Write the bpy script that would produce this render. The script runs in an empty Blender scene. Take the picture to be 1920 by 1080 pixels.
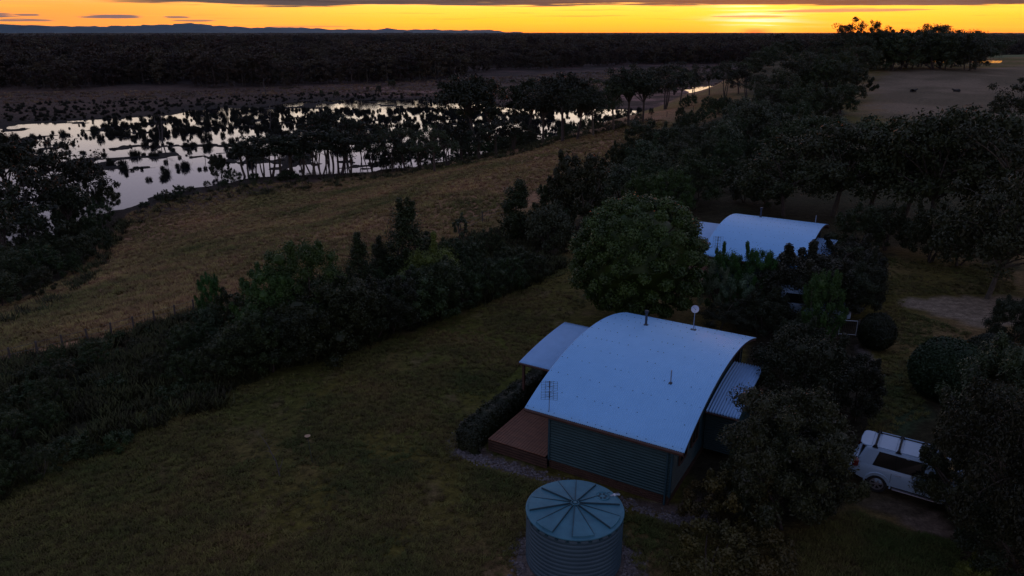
import bpy, bmesh, math, random
import numpy as np
from mathutils import Vector, Matrix
C = bpy.context.scene
COL = C.collection
rnd = random.Random(7)
rng = np.random.default_rng(11)
PI = math.pi

# ------------------------------------------------------------------ camera
F = 1371.0                                   # focal length in photo pixels (1920 wide)
TILT = math.atan(480 / F)
H = 18.0
cam = bpy.data.objects.new('camera', bpy.data.cameras.new('camera'))
COL.objects.link(cam)
cam.location = (0, 0, H)
cam.rotation_euler = (PI / 2 - TILT, 0, 0)
cam.data.sensor_width = 36
cam.data.lens = 36 * F / 1920
cam.data.clip_start = 0.1
cam.data.clip_end = 60000
C.camera = cam

# ------------------------------------------------------------------ world
SUN_AZ = math.radians(17.4)                  # to the right of straight ahead (+Y)
SUN_EL = math.radians(0.4)
sund = Vector((math.sin(SUN_AZ) * math.cos(SUN_EL), math.cos(SUN_AZ) * math.cos(SUN_EL), math.sin(SUN_EL)))
W = bpy.data.worlds.new('World')
C.world = W
W.use_nodes = True
nt = W.node_tree
N, L = nt.nodes, nt.links
N.clear()
def nd(t, **k):
    n = N.new(t)
    for a, b in k.items(): setattr(n, a, b)
    return n
def mth(op, a, b=None, c=None, clamp=False):
    n = nd('ShaderNodeMath', operation=op, use_clamp=clamp)
    for i, v in enumerate((a, b, c)):
        if v is None: continue
        if isinstance(v, (int, float)): n.inputs[i].default_value = v
        else: L.new(v, n.inputs[i])
    return n.outputs[0]
def mrange(v, a, b, c=0., d=1.):
    n = nd('ShaderNodeMapRange', interpolation_type='SMOOTHSTEP')
    L.new(v, n.inputs[0])
    for i, q in enumerate((a, b, c, d)): n.inputs[i + 1].default_value = q
    return n.outputs[0]
def ramp(fac, stops):
    n = nd('ShaderNodeValToRGB')
    e = n.color_ramp.elements
    while len(e) < len(stops): e.new(0.5)
    for q, (p, c) in zip(e, stops):
        q.position = p; q.color = (*c, 1)
    L.new(fac, n.inputs[0])
    return n.outputs[0]
def cmix(f, a, b, mode='MIX'):
    n = nd('ShaderNodeMix', data_type='RGBA', blend_type=mode)
    for i, v in ((0, f), (6, a), (7, b)):
        if isinstance(v, (int, float)): n.inputs[i].default_value = v
        elif isinstance(v, tuple): n.inputs[i].default_value = (*v, 1)
        else: L.new(v, n.inputs[i])
    return n.outputs[2]
tc = nd('ShaderNodeTexCoord')
sep = nd('ShaderNodeSeparateXYZ'); L.new(tc.outputs['Generated'], sep.inputs[0])
X_, Y_, Z_ = sep.outputs
el = mth('MAXIMUM', Z_, 0.0)
rt = mth('SQRT', el)
# angle from the sun's azimuth: 1 towards it, -1 away
hl = mth('SQRT', mth('ADD', mth('MULTIPLY', X_, X_), mth('MULTIPLY', Y_, Y_)))
caz = mth('DIVIDE', mth('ADD', mth('MULTIPLY', X_, math.sin(SUN_AZ)), mth('MULTIPLY', Y_, math.cos(SUN_AZ))), mth('MAXIMUM', hl, 1e-4))
azx = mth('DIVIDE', X_, mth('MAXIMUM', Y_, 0.05))            # tangent of azimuth, for things in front
# elevation ramps over sqrt(sin(elevation))
def s(deg): return math.sqrt(math.sin(math.radians(deg)))
near = ramp(rt, [(0.0, (2.2, .46, .004)), (s(.45), (2.2, .66, .004)), (s(.9), (2.2, .78, .004)), (s(1.7), (2.2, .92, .07)),
                 (s(3.2), (1.8, 1.2, .65)), (s(6), (1.5, 1.25, 1.02)), (s(9), (.70, .62, .76)), (s(16), (.34, .33, .46)),
                 (s(35), (.20, .215, .35)), (s(60), (.175, .20, .335)), (1, (.16, .195, .35))])
far = ramp(rt, [(0.0, (.40, .32, .38)), (s(4), (.40, .33, .40)), (s(9), (.30, .28, .38)), (s(20), (.20, .21, .33)),
                (s(40), (.17, .195, .32)), (1, (.16, .195, .35))])
f_az = mrange(caz, .25, .97)
sky = cmix(f_az, far, near)
# duller orange toward the left of the glow
f_l = mrange(azx, -.75, -.05)
low = mrange(el, math.sin(math.radians(3.5)), math.sin(math.radians(1.2)))
f_l2 = mth('MULTIPLY', mth('SUBTRACT', 1.0, f_l), mrange(caz, .35, .75))
sky = cmix(mth('MULTIPLY', low, f_l2), sky, (1.5, .42, .012))
# glow around the place where the sun comes up
dt = nd('ShaderNodeVectorMath', operation='DOT_PRODUCT'); L.new(tc.outputs['Generated'], dt.inputs[0]); dt.inputs[1].default_value = sund
gl = mth('POWER', mth('MAXIMUM', dt.outputs['Value'], 0), 1400)
sky = cmix(mth('MULTIPLY', gl, .8), sky, (2.4, 1.05, .10))
red = mth('MULTIPLY', mth('POWER', mth('MAXIMUM', dt.outputs['Value'], 0), 5000), mrange(el, .008, .0))
sky = cmix(mth('MINIMUM', mth('MULTIPLY', red, .9), 1.0), sky, (2.6, .16, .01))
# clouds: streaks, stretched along the horizon
def cloud_noise(sx, sz, scale, detail, off):
    cx = nd('ShaderNodeCombineXYZ')
    L.new(mth('MULTIPLY', azx, sx), cx.inputs[0]); L.new(mth('MULTIPLY', mth('ADD', el, off), sz), cx.inputs[1]); L.new(mth('MULTIPLY', Y_, .3), cx.inputs[2])
    n = nd('ShaderNodeTexNoise'); n.inputs['Scale'].default_value = scale; n.inputs['Detail'].default_value = detail
    n.inputs['Roughness'].default_value = .6
    L.new(cx.outputs[0], n.inputs['Vector'])
    return n.outputs[0]
n1 = cloud_noise(3.0, 95, 1.0, 7, .0)
n2 = cloud_noise(7.0, 330, 1.0, 6, .3)
n3 = cloud_noise(2.2, 140, 1.0, 5, .7)
# pale and white streaks in the yellow
wf = mth('MULTIPLY', mrange(n3, .52, .68), mth('MULTIPLY', mrange(el, .036, .014), mrange(el, .002, .006)))
sky = cmix(mth('MULTIPLY', wf, .32), sky, (1.7, .95, .04))
wg = mth('MULTIPLY', mth('POWER', mth('MAXIMUM', dt.outputs['Value'], 0), 900), mth('MULTIPLY', mrange(n2, .46, .6), mrange(el, .003, .008)))
sky = cmix(wg, sky, (1.8, 1.25, .85))
# orange-grey thin streaks
tf = mth('MULTIPLY', mrange(n2, .56, .70), mth('MULTIPLY', mrange(el, .040, .02), mrange(el, .008, .015)))
sky = cmix(mth('MULTIPLY', tf, .6), sky, (1.1, .40, .03))
# dark cloud deck, its lower edge a little under 2 degrees, lower towards the right
edge = mth('SUBTRACT', mth('ADD', el, mth('MULTIPLY', mth('SUBTRACT', n1, .5), .022)), mth('ADD', .0322, mth('MULTIPLY', azx, -.0045)))
edge = mth('ADD', edge, mth('MULTIPLY', mth('SUBTRACT', n2, .5), .013))
leftgap = mrange(azx, -.62, -.42)
deck = mth('MULTIPLY', mrange(edge, -.0018, .0012), mrange(mth('ADD', el, mth('MULTIPLY', n1, .03)), .085, .062))
deck = mth('MULTIPLY', deck, mth('MULTIPLY', leftgap, mrange(caz, .2, .6)))
cc = cmix(mrange(n2, .35, .65), (.030, .026, .038), (.085, .064, .068))
sky = cmix(deck, sky, cc)
# small flat grey clouds low on the left
def small(ax, e, wx, we, k):
    dx = mth('DIVIDE', mth('SUBTRACT', azx, ax), wx); de = mth('DIVIDE', mth('SUBTRACT', el, e), we)
    q = mth('ADD', mth('MULTIPLY', dx, dx), mth('MULTIPLY', de, de))
    q = mth('ADD', q, mth('MULTIPLY', mth('SUBTRACT', n2, .5), 5.0))
    return mth('MULTIPLY', mrange(q, 1.15, .55), k)
for a in ((-.70, .0165, .07, .0030, .9), (-.64, .0125, .05, .0022, .8), (-.515, .0165, .045, .0022, .9), (-.43, .0165, .02, .0013, .8),
          (-.405, .0128, .03, .0014, .7), (-.27, .0065, .06, .0013, .5), (-.62, .0175, .02, .0012, .8), (.30, .018, .05, .0012, .6), (.43, .024, .10, .0022, .7)):
    sky = cmix(small(*a), sky, (.12, .11, .15))
nish = nd('ShaderNodeTexSky', sky_type='NISHITA', sun_disc=False)
nish.sun_elevation = SUN_EL; nish.sun_rotation = SUN_AZ; nish.altitude = 30
skyn = cmix(.02, sky, nish.outputs[0], 'ADD')
# below the horizon: dim earth
sky = cmix(mrange(Z_, -.02, 0.0), (.03, .025, .03), skyn)
bg = nd('ShaderNodeBackground'); L.new(sky, bg.inputs[0]); bg.inputs[1].default_value = 1.0
wo = nd('ShaderNodeOutputWorld'); L.new(bg.outputs[0], wo.inputs[0])
W.cycles.sampling_method = 'MANUAL'; W.cycles.sample_map_resolution = 2048

# ------------------------------------------------------------------ sun
sl = bpy.data.lights.new('sun', 'SUN')
sl.energy = .6; sl.color = (1, .12, .02); sl.angle = math.radians(3)
so = bpy.data.objects.new('sun', sl); COL.objects.link(so)
so.rotation_euler = Vector(sund).to_track_quat('Z', 'Y').to_euler()
vs = C.view_settings
vs.view_transform = 'Standard'; vs.look = 'None'; vs.exposure = 0; vs.gamma = 1
C.cycles.volume_bounces = 0

# ------------------------------------------------------------------ helpers
def link(o, parent=None):
    COL.objects.link(o)
    if parent is not None: o.parent = parent
    return o
def tag(o, label=None, cat=None, group=None, kind=None):
    if label: o['label'] = label
    if cat: o['category'] = cat
    if group: o['group'] = group
    if kind: o['kind'] = kind
    return o
def empty(name, loc, rz=0, sc=1):
    o = bpy.data.objects.new(name, None); link(o)
    o.location = loc; o.rotation_euler = (0, 0, rz); o.scale = (sc, sc, sc) if not isinstance(sc, tuple) else sc
    o.empty_display_size = .2
    return o
def npmesh(name, V, Fc, mats, mi=None, smooth=False):
    """V (n,3); Fc (m,k) faces of equal size"""
    me = bpy.data.meshes.new(name)
    V = np.asarray(V, np.float32); Fc = np.asarray(Fc, np.int32)
    m, k = Fc.shape
    me.vertices.add(len(V)); me.vertices.foreach_set('co', V.ravel())
    me.loops.add(m * k); me.loops.foreach_set('vertex_index', Fc.ravel())
    me.polygons.add(m)
    me.polygons.foreach_set('loop_start', np.arange(0, m * k, k, dtype=np.int32))
    me.polygons.foreach_set('loop_total', np.full(m, k, np.int32))
    for q in (mats if isinstance(mats, (list, tuple)) else [mats]): me.materials.append(q)
    if mi is not None: me.polygons.foreach_set('material_index', np.asarray(mi, np.int32))
    me.polygons.foreach_set('use_smooth', np.full(m, smooth))
    me.update(calc_edges=True)
    return me
class MB:
    """collects shapes into one mesh"""
    def __init__(s): s.V = []; s.F = []
    def add(s, vs, fs):
        b = len(s.V); s.V += [tuple(v) for v in vs]; s.F += [tuple(b + i for i in f) for f in fs]; return s
    def box(s, x0, x1, y0, y1, z0, z1, M=None):
        v = [Vector((x, y, z)) for x in (x0, x1) for y in (y0, y1) for z in (z0, z1)]
        if M: v = [M @ q for q in v]
        return s.add(v, [(0, 1, 3, 2), (4, 6, 7, 5), (0, 4, 5, 1), (2, 3, 7, 6), (0, 2, 6, 4), (1, 5, 7, 3)])
    def tube(s, pts, rs, n=8, caps=True):
        pts = [Vector(p) for p in pts]
        if not isinstance(rs, (list, tuple)): rs = [rs] * len(pts)
        b = len(s.V); prev = None
        for i, p in enumerate(pts):
            d = (pts[min(i + 1, len(pts) - 1)] - pts[max(i - 1, 0)]).normalized()
            if prev is None: u = d.orthogonal().normalized()
            else: u = (prev - d * prev.dot(d)).normalized()
            prev = u; w = d.cross(u)
            for k in range(n):
                a = 2 * PI * k / n
                s.V.append(tuple(p + (u * math.cos(a) + w * math.sin(a)) * rs[i]))
        for i in range(len(pts) - 1):
            for k in range(n):
                k2 = (k + 1) % n
                s.F.append((b + i * n + k, b + i * n + k2, b + (i + 1) * n + k2, b + (i + 1) * n + k))
        if caps:
            s.F.append(tuple(b + k for k in range(n))[::-1]); e = b + (len(pts) - 1) * n
            s.F.append(tuple(e + k for k in range(n)))
        return s
    def lathe(s, prof, n=48, cx=0, cy=0, axis='z'):
        b = len(s.V)
        for (r, z) in prof:
            for k in range(n):
                a = 2 * PI * k / n
                if axis == 'z': s.V.append((cx + r * math.cos(a), cy + r * math.sin(a), z))
                else: s.V.append((cx + r * math.cos(a), z, cy + r * math.sin(a)))
        for i in range(len(prof) - 1):
            for k in range(n):
                k2 = (k + 1) % n
                s.F.append((b + i * n + k, b + i * n + k2, b + (i + 1) * n + k2, b + (i + 1) * n + k))
        return s
    def prism(s, outline, z0, z1, M=None):
        n = len(outline)
        v = [Vector((x, y, z0)) for x, y in outline] + [Vector((x, y, z1)) for x, y in outline]
        if M: v = [M @ q for q in v]
        return s.add(v, [tuple(range(n))[::-1], tuple(range(n, 2 * n))] + [(i, (i + 1) % n, n + (i + 1) % n, n + i) for i in range(n)])
    def build(s, name, m, parent=None, smooth=False, bevel=0, kind=None, label=None):
        me = bpy.data.meshes.new(name); me.from_pydata(s.V, [], s.F); me.materials.append(m)
        bm = bmesh.new(); bm.from_mesh(me); bmesh.ops.recalc_face_normals(bm, faces=bm.faces); bm.to_mesh(me); bm.free()
        if smooth:
            me.polygons.foreach_set('use_smooth', [True] * len(me.polygons))
            me.set_sharp_from_angle(angle=math.radians(35))
        o = bpy.data.objects.new(name, me); link(o, parent)
        if bevel:
            q = o.modifiers.new('bevel', 'BEVEL'); q.width = bevel; q.segments = 2; q.limit_method = 'ANGLE'
        if kind: o['kind'] = kind
        if label: o['label'] = label
        return o

# ------------------------------------------------------------------ materials
def material(name, col, rough=.8, metal=0, var=.25, scale=3, col2=None, bump=0, bscale=None, spec=.5, objvar=0, stretch=None, trans=0):
    m = bpy.data.materials.new(name); m.use_nodes = True
    t = m.node_tree; n = t.nodes; l = t.links
    p = n['Principled BSDF']
    p.inputs['Roughness'].default_value = rough; p.inputs['Metallic'].default_value = metal
    p.inputs['Specular IOR Level'].default_value = spec
    g = n.new('ShaderNodeTexCoord'); src = g.outputs['Object']
    if stretch:
        mp = n.new('ShaderNodeMapping'); mp.inputs['Scale'].default_value = stretch; l.new(src, mp.inputs[0]); src = mp.outputs[0]
    t1 = n.new('ShaderNodeTexNoise'); t1.inputs['Scale'].default_value = scale; t1.inputs['Detail'].default_value = 6
    t1.inputs['Roughness'].default_value = .62; l.new(src, t1.inputs['Vector'])
    mr = n.new('ShaderNodeMapRange'); mr.inputs[1].default_value = .32; mr.inputs[2].default_value = .68; l.new(t1.outputs[0], mr.inputs[0])
    mx = n.new('ShaderNodeMix'); mx.data_type = 'RGBA'; l.new(mr.outputs[0], mx.inputs[0])
    c2 = col2 or tuple(min(1, c * (1 + var)) for c in col)
    c1 = col if col2 else tuple(c * (1 - var) for c in col)
    mx.inputs[6].default_value = (*c1, 1); mx.inputs[7].default_value = (*c2, 1)
    out = mx.outputs[2]
    if objvar:
        oi = n.new('ShaderNodeObjectInfo'); h = n.new('ShaderNodeHueSaturation')
        a = n.new('ShaderNodeMapRange'); a.inputs[3].default_value = 1 - objvar; a.inputs[4].default_value = 1 + objvar; l.new(oi.outputs['Random'], a.inputs[0])
        b = n.new('ShaderNodeMapRange'); b.inputs[3].default_value = .47; b.inputs[4].default_value = .53; l.new(oi.outputs['Random'], b.inputs[0])
        l.new(a.outputs[0], h.inputs['Value']); l.new(b.outputs[0], h.inputs['Hue']); l.new(out, h.inputs['Color']); out = h.outputs[0]
    l.new(out, p.inputs['Base Color'])
    if bump:
        t2 = n.new('ShaderNodeTexNoise'); t2.inputs['Scale'].default_value = bscale or scale * 8; t2.inputs['Detail'].default_value = 5; l.new(src, t2.inputs['Vector'])
        bp = n.new('ShaderNodeBump'); bp.inputs['Strength'].default_value = 1; bp.inputs['Distance'].default_value = bump
        l.new(t2.outputs[0], bp.inputs['Height']); l.new(bp.outputs[0], p.inputs['Normal'])
    return m
def leafmat(name, a, b, objvar=.3, rough=.55, scale=.9):
    """foliage: clump-scale tone from c.1 m noise, leaf-scale tone from fine noise"""
    a = (a[0] * .74, a[1] * .80, a[2] * .42); b = (b[0] * .74, b[1] * .80, b[2] * .42)
    m = material(name, a, rough, 0, 0, scale, b, objvar=objvar, spec=.35)
    return m
M = {}
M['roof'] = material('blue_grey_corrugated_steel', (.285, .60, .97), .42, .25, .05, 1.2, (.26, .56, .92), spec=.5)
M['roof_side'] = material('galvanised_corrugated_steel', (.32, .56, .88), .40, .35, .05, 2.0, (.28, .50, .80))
M['wall'] = material('green_corrugated_cladding', (.022, .062, .068), .5, .1, .15, 1.5, bump=0)
M['fascia'] = material('dark_red_timber', (.075, .036, .028), .6, 0, .25, 4)
M['deck'] = material('oiled_deck_timber', (.16, .058, .028), .6, 0, .35, 2.2, stretch=(1, 6, 1), bump=.002, bscale=20)
M['deck_skirt'] = material('stained_slat_timber', (.075, .038, .026), .65, 0, .3, 3)
M['dark_void'] = material('underfloor_shade', (.015, .015, .017), .6, 0, .2, 2)  # near-black colour painted in for the shade below floor and deck
M['glass'] = material('window_glass', (.006, .008, .010), .10, 0, .1, 2, spec=.35)
M['frame'] = material('timber_window_frame', (.10, .05, .035), .5, 0, .2, 5)
M['soffit'] = material('grey_timber_lining', (.12, .10, .09), .7, 0, .2, 3)
M['metal'] = material('weathered_galvanised_metal', (.32, .36, .42), .4, .6, .15, 6)
M['flue'] = material('blackened_flue_metal', (.05, .06, .08), .5, .4, .2, 6)
M['dish'] = material('off_white_dish_paint', (.62, .66, .75), .4, 0, .06, 6)
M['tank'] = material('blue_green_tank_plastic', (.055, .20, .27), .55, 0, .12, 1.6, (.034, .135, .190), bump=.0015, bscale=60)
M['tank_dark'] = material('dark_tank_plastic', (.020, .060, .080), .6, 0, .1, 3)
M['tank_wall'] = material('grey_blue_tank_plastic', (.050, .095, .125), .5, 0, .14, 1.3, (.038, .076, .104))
M['carpaint'] = material('white_car_paint', (.36, .50, .66), .28, 0, .04, 3, spec=.6)
M['carlow'] = material('dark_car_plastic', (.010, .011, .013), .6, 0, .1, 5, spec=.2)
M['tyre'] = material('tyre_rubber', (.018, .018, .018), .8, 0, .2, 8)
M['rim'] = material('silver_alloy', (.40, .38, .40), .3, .7, .1, 5)
M['redlight'] = material('red_tail_lamp', (.16, .012, .012), .2, 0, .1, 5)
M['lamp'] = material('clear_headlamp', (.35, .37, .4), .1, .3, .1, 5)
M['bark'] = material('grey_brown_bark', (.085, .065, .052), .9, 0, .35, 4, bump=.01, bscale=14, objvar=.25)
M['palebark'] = material('pale_gum_bark', (.12, .085, .065), .85, 0, .3, 3, bump=.006, bscale=10, objvar=.3)
M['deadwood'] = material('grey_dead_wood', (.10, .085, .08), .9, 0, .3, 4)
M['gum'] = leafmat('gum_leaves', (.030, .038, .020), (.060, .066, .034))
M['gumdark'] = leafmat('dark_gum_leaves', (.018, .022, .014), (.036, .040, .022))
M['bushy'] = leafmat('bush_leaves', (.022, .034, .015), (.050, .068, .026))
M['green'] = leafmat('fresh_green_leaves', (.034, .070, .024), (.075, .14, .044), .15)
M['yellow'] = leafmat('yellow_green_leaves', (.085, .105, .022), (.17, .19, .045), .12)
M['roundtree'] = leafmat('glossy_round_tree_leaves', (.034, .050, .020), (.105, .140, .042), .05, .5, .9)
M['hedge'] = leafmat('clipped_hedge_leaves', (.012, .018, .010), (.026, .036, .016), .05)
M['topiary'] = leafmat('clipped_bush_leaves', (.014, .034, .018), (.030, .060, .030), .05)
M['silver'] = leafmat('silver_grey_leaves', (.12, .16, .17), (.26, .32, .34), .05)
M['grey'] = leafmat('grey_green_leaves', (.045, .055, .045), (.085, .10, .080), .15)
M['banksia'] = leafmat('olive_banksia_leaves', (.026, .034, .022), (.070, .080, .050), .15, .5, 1.6)
M['flower'] = material('rusty_flower_heads', (.10, .10, .075), .8, 0, .3, 5)
M['autumn'] = leafmat('orange_brown_leaves', (.060, .048, .020), (.12, .085, .032), .15)
M['reed'] = leafmat('dead_reeds', (.014, .014, .016), (.034, .032, .036), .4, .8)
def worldnoise(m, scale):
    """take the patch pattern from the place in the world, so neighbouring tufts match"""
    t = m.node_tree; g = t.nodes.new('ShaderNodeNewGeometry'); q = [x for x in t.nodes if x.bl_idname == 'ShaderNodeTexNoise'][0]
    t.links.new(g.outputs['Position'], q.inputs['Vector']); q.inputs['Scale'].default_value = scale; q.inputs['Detail'].default_value = 4; return m
M['tuft'] = worldnoise(leafmat('tussock_grass', (.085, .098, .034), (.25, .155, .090), .35, .8), .16)
M['drytuft'] = worldnoise(leafmat('dry_tussock_grass', (.15, .135, .060), (.54, .29, .24), .4, .8), .07)
M['marshtuft'] = worldnoise(leafmat('marsh_grass_tufts', (.07, .05, .05), (.46, .25, .26), .4, .8), .05)
M['ranktuft'] = leafmat('rank_dark_grass', (.040, .042, .020), (.095, .080, .045), .5, .8)
M['forest'] = leafmat('forest_canopy_leaves', (.045, .030, .036), (.105, .062, .068), .45, .7, .08)
M['wire'] = material('fence_wire', (.12, .12, .12), .5, .5, .1, 5)
M['post'] = material('weathered_post_timber', (.09, .075, .065), .9, 0, .3, 4)
M['white'] = material('white_gate_paint', (.62, .66, .72), .5, 0, .06, 4)
M['cow'] = material('black_cow_hide', (.014, .012, .011), .7, 0, .2, 3)
M['gravel_stone'] = material('pale_gravel_stones', (.15, .125, .125), .9, 0, .55, 9, objvar=.4)
M['hill'] = material('far_hill_haze_blue', (.045, .070, .095), .95, 0, .3, .0006)  # forest colour shifted blue to stand in for distance haze
M['terracotta'] = material('pale_dish_ceramic', (.45, .30, .18), .6, 0, .1, 5)

# ------------------------------------------------------------------ terrain
def vnoise(x, y, seed=0):
    xi = np.floor(x).astype(np.int64); yi = np.floor(y).astype(np.int64)
    fx = x - xi; fy = y - yi; fx = fx * fx * (3 - 2 * fx); fy = fy * fy * (3 - 2 * fy)
    def h(a, b):
        n = (a * 374761393 + b * 668265263 + seed * 1442695041) & 0xffffffff
        n = ((n ^ (n >> 13)) * 1274126177) & 0xffffffff
        return ((n ^ (n >> 16)) & 0xffff) / 65535.0
    return (h(xi, yi) * (1 - fx) + h(xi + 1, yi) * fx) * (1 - fy) + (h(xi, yi + 1) * (1 - fx) + h(xi + 1, yi + 1) * fx) * fy
def fbm(x, y, o=4, seed=0):
    t = 0; a = .5
    for i in range(o):
        t = t + a * vnoise(x * 2 ** i + 17 * i, y * 2 ** i - 9 * i, seed + i); a *= .5
    return t / (1 - .5 ** o)
def sm(t): t = np.clip(t, 0, 1); return t * t * (3 - 2 * t)
PLAIN = -12.0; WATER = -12.15
EY = [-80, 20, 37, 60, 139, 200, 300, 450, 700, 1500]; EX = [-75, -34, -22, 1, 31, 52, 92, 150, 250, 500]
SY = [-80, 50, 111, 164, 287, 400, 520, 700, 1500]; SX = [-150, -96, -66, -33, 51, 96, 160, 236, 480]
def ray(px, py):
    u = (px - 960) / F; v = (540 - py) / F; c, sn = math.cos(TILT), math.sin(TILT)
    return np.array([u, c + v * sn, -sn + v * c])
def pz(px, py, z):
    d = ray(px, py); k = (z - H) / d[2]; return np.array([0, 0, H]) + d * k
def inpoly(x, y, P):
    x = np.asarray(x, float); r = np.zeros(x.shape, bool); n = len(P)
    for i in range(n):
        x1, y1 = P[i]; x2, y2 = P[(i + 1) % n]
        c = ((y1 > y) != (y2 > y)) & (x < (x2 - x1) * (y - y1) / (y2 - y1 + 1e-12) + x1)
        r ^= c
    return r
def polydist(x, y, P):
    """signed distance, positive inside"""
    d = np.full(np.shape(x), 1e9); n = len(P)
    for i in range(n):
        x1, y1 = P[i]; x2, y2 = P[(i + 1) % n]
        vx, vy = x2 - x1, y2 - y1; t = np.clip(((x - x1) * vx + (y - y1) * vy) / (vx * vx + vy * vy + 1e-9), 0, 1)
        d = np.minimum(d, np.hypot(x - x1 - t * vx, y - y1 - t * vy))
    return np.where(inpoly(x, y, P), d, -d)
def ppoly(pts, z=PLAIN): return [tuple(pz(a, b, z)[:2]) for a, b in pts]
LAGOON = ppoly([(-260, 232), (0, 236), (120, 228), (240, 222), (330, 216), (390, 202), (480, 204), (560, 190), (640, 187), (760, 186), (880, 190), (960, 203),
                (1100, 204), (1222, 207), (1205, 222), (1120, 238), (1060, 250), (950, 274), (880, 296), (760, 316), (690, 322), (560, 328),
                (450, 336), (380, 350), (320, 366), (255, 382), (215, 398), (140, 430), (60, 468), (-60, 520), (-320, 600)])
POND2 = ppoly([(1284, 168), (1310, 162), (1350, 160), (1352, 166), (1320, 172), (1292, 176)])
LANDP = ppoly([(1690, 112), (1850, 110), (1880, 113), (1876, 117), (1780, 116), (1700, 116)], 0)
PONDS = [ppoly(p) for p in ([(530, 86), (560, 84.5), (606, 84.5), (604, 87), (560, 88), (534, 88)], [(700, 85), (712, 85), (712, 87), (700, 87)])]
PONDR = [ppoly(p, 0) for p in ([(1700, 78.5), (1780, 75.5), (1800, 77), (1790, 79.5), (1740, 81), (1705, 81.5)], [(1812, 71.5), (1832, 70), (1836, 73), (1818, 75)])]
def lag_noise(x, y): return fbm(x / 9, y / 9, 4, 3)
def terrain(x, y):
    x = np.asarray(x, float); y = np.asarray(y, float)
    E = np.interp(y, EY, EX); S_ = np.interp(y, SY, SX)
    t = (E - x) / np.maximum(E - S_, 12)
    ridge = 1 - sm(t)
    z = PLAIN + ridge * 12.0
    fade = sm((y - 620) / 260)
    z = z * (1 - fade) + (PLAIN + 1) * fade
    z = z + 2.6 * np.exp(-(((x - 170) / 70) ** 2 + ((y - 350) / 60) ** 2))
    amp = sm((np.hypot(x - 5, y - 30) - 22) / 40)
    z = z + amp * (fbm(x / 26, y / 26, 3, 5) - .5) * np.where(t < 1, 1.5, .25) + amp * (fbm(x / 3.1, y / 3.1, 3, 6) - .5) * .12
    d = polydist(x, y, LAGOON) + (fbm(x / 7, y / 7, 3, 8) - .5) * 7 + (fbm(x / 22, y / 14, 3, 18) - .46) * 20 * sm((y - 175) / 60)
    n = lag_noise(x, y)
    # mudbanks in the lagoon, more of them on the far side
    far_ = sm((y - 170) / 130)
    bed = -12.62 + .62 * sm((n - .53 + .03 * far_) / .13)
    z = np.where(d > 0, np.minimum(z, -12.0 - sm(d / 2.5) * (-12 - bed)), z)
    for P in (POND2, *PONDS):
        z = np.where(polydist(x, y, P) + (fbm(x / 6, y / 6, 2, 9) - .5) * 8 > 0, np.minimum(z, -12.7), z)
    for P in (LANDP, *PONDR):
        z = np.where(polydist(x, y, P) > 0, np.minimum(z, -.9), z)
    return z
def gp(px, py):
    """ground point seen at a photo pixel"""
    d = ray(px, py); ks = np.geomspace(8, 9000, 1500)
    P = np.array([0, 0, H])[:, None] + d[:, None] * ks
    b = P[2] < terrain(P[0], P[1])
    i = int(np.argmax(b)) if b.any() else len(ks) - 1
    lo, hi = ks[max(i - 1, 0)], ks[i]
    for _ in range(14):
        m = (lo + hi) / 2; q = np.array([0, 0, H]) + d * m
        if q[2] < terrain(q[0], q[1]): hi = m
        else: lo = m
    q = np.array([0, 0, H]) + d * hi
    return Vector((float(q[0]), float(q[1]), float(terrain(q[0], q[1]))))
def depth(p): return p[1] * math.cos(TILT) - (p[2] - H) * math.sin(TILT)
def hmetres(p, hpx):
    """real height that shows as hpx pixels at p"""
    d = depth(p); e = math.atan2(H - p[2], math.hypot(p[0], p[1]))
    return hpx * d / F / math.cos(min(e, .9))
def gpoly(pts): return [tuple(gp(a, b)[:2]) for a, b in pts]

ang = np.radians(np.concatenate([np.arange(-180, -44, 4.0), np.arange(-44, 44, .16), np.arange(44, 181, 4.0)]))
rad = np.concatenate([[2, 6, 10, 14], np.geomspace(17, 13000, 470), [20000, 30000]])
A_, R_ = np.meshgrid(ang, rad, indexing='ij')
GX = R_ * np.sin(A_); GY = R_ * np.cos(A_)
GZ = terrain(GX, GY)
GZ = np.where(R_ < 16, 0, GZ)
na, nr = GX.shape
Vt = np.stack([GX, GY, GZ], -1).reshape(-1, 3)
I = np.arange(na * nr).reshape(na, nr)
Fc = np.stack([I[:-1, :-1], I[:-1, 1:], I[1:, 1:], I[1:, :-1]], -1).reshape(-1, 4)
# ground cover kinds, by place
E_ = np.interp(GY, EY, EX); S2 = np.interp(GY, SY, SX)
tt = (E_ - GX) / np.maximum(E_ - S2, 12)
big = fbm(GX / 14, GY / 14, 4, 21); med = fbm(GX / 4, GY / 4, 4, 22); fine = fbm(GX / 1.1, GY / 1.1, 3, 23)
def c3(*c): return np.array(c)[None, None, :]
def lerp(a, b, t): return a * (1 - t[..., None]) + b * t[..., None]
lawn = lerp(c3(.105, .084, .020) + 0 * GX[..., None], c3(.20, .125, .056), sm((big - .38) / .25))
lawn = lerp(lawn, c3(.072, .080, .018), sm((med - .52) / .2) * .6)
lawn = lerp(lawn, c3(.060, .068, .024), sm((-9 - GX + (big - .5) * 14) / 12) * .55)
lawn = lerp(lawn, c3(.085, .105, .018), np.exp(-((GX - 1) / 7) ** 2 - ((GY - 40) / 7) ** 2) * .6)
lawn = lerp(lawn, c3(.20, .13, .075), sm((fine - .60) / .2) * .45)
mead = lerp(c3(.255, .148, .070) + 0 * GX[..., None], c3(.33, .17, .095), sm((big - .4) / .3))
mead = lerp(mead, c3(.17, .15, .036), sm((fbm(GX / 22, GY / 22, 4, 31) - .48) / .16) * .7)
mead = lerp(mead, c3(.19, .11, .05), sm((fine - .56) / .2) * .35)
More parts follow.
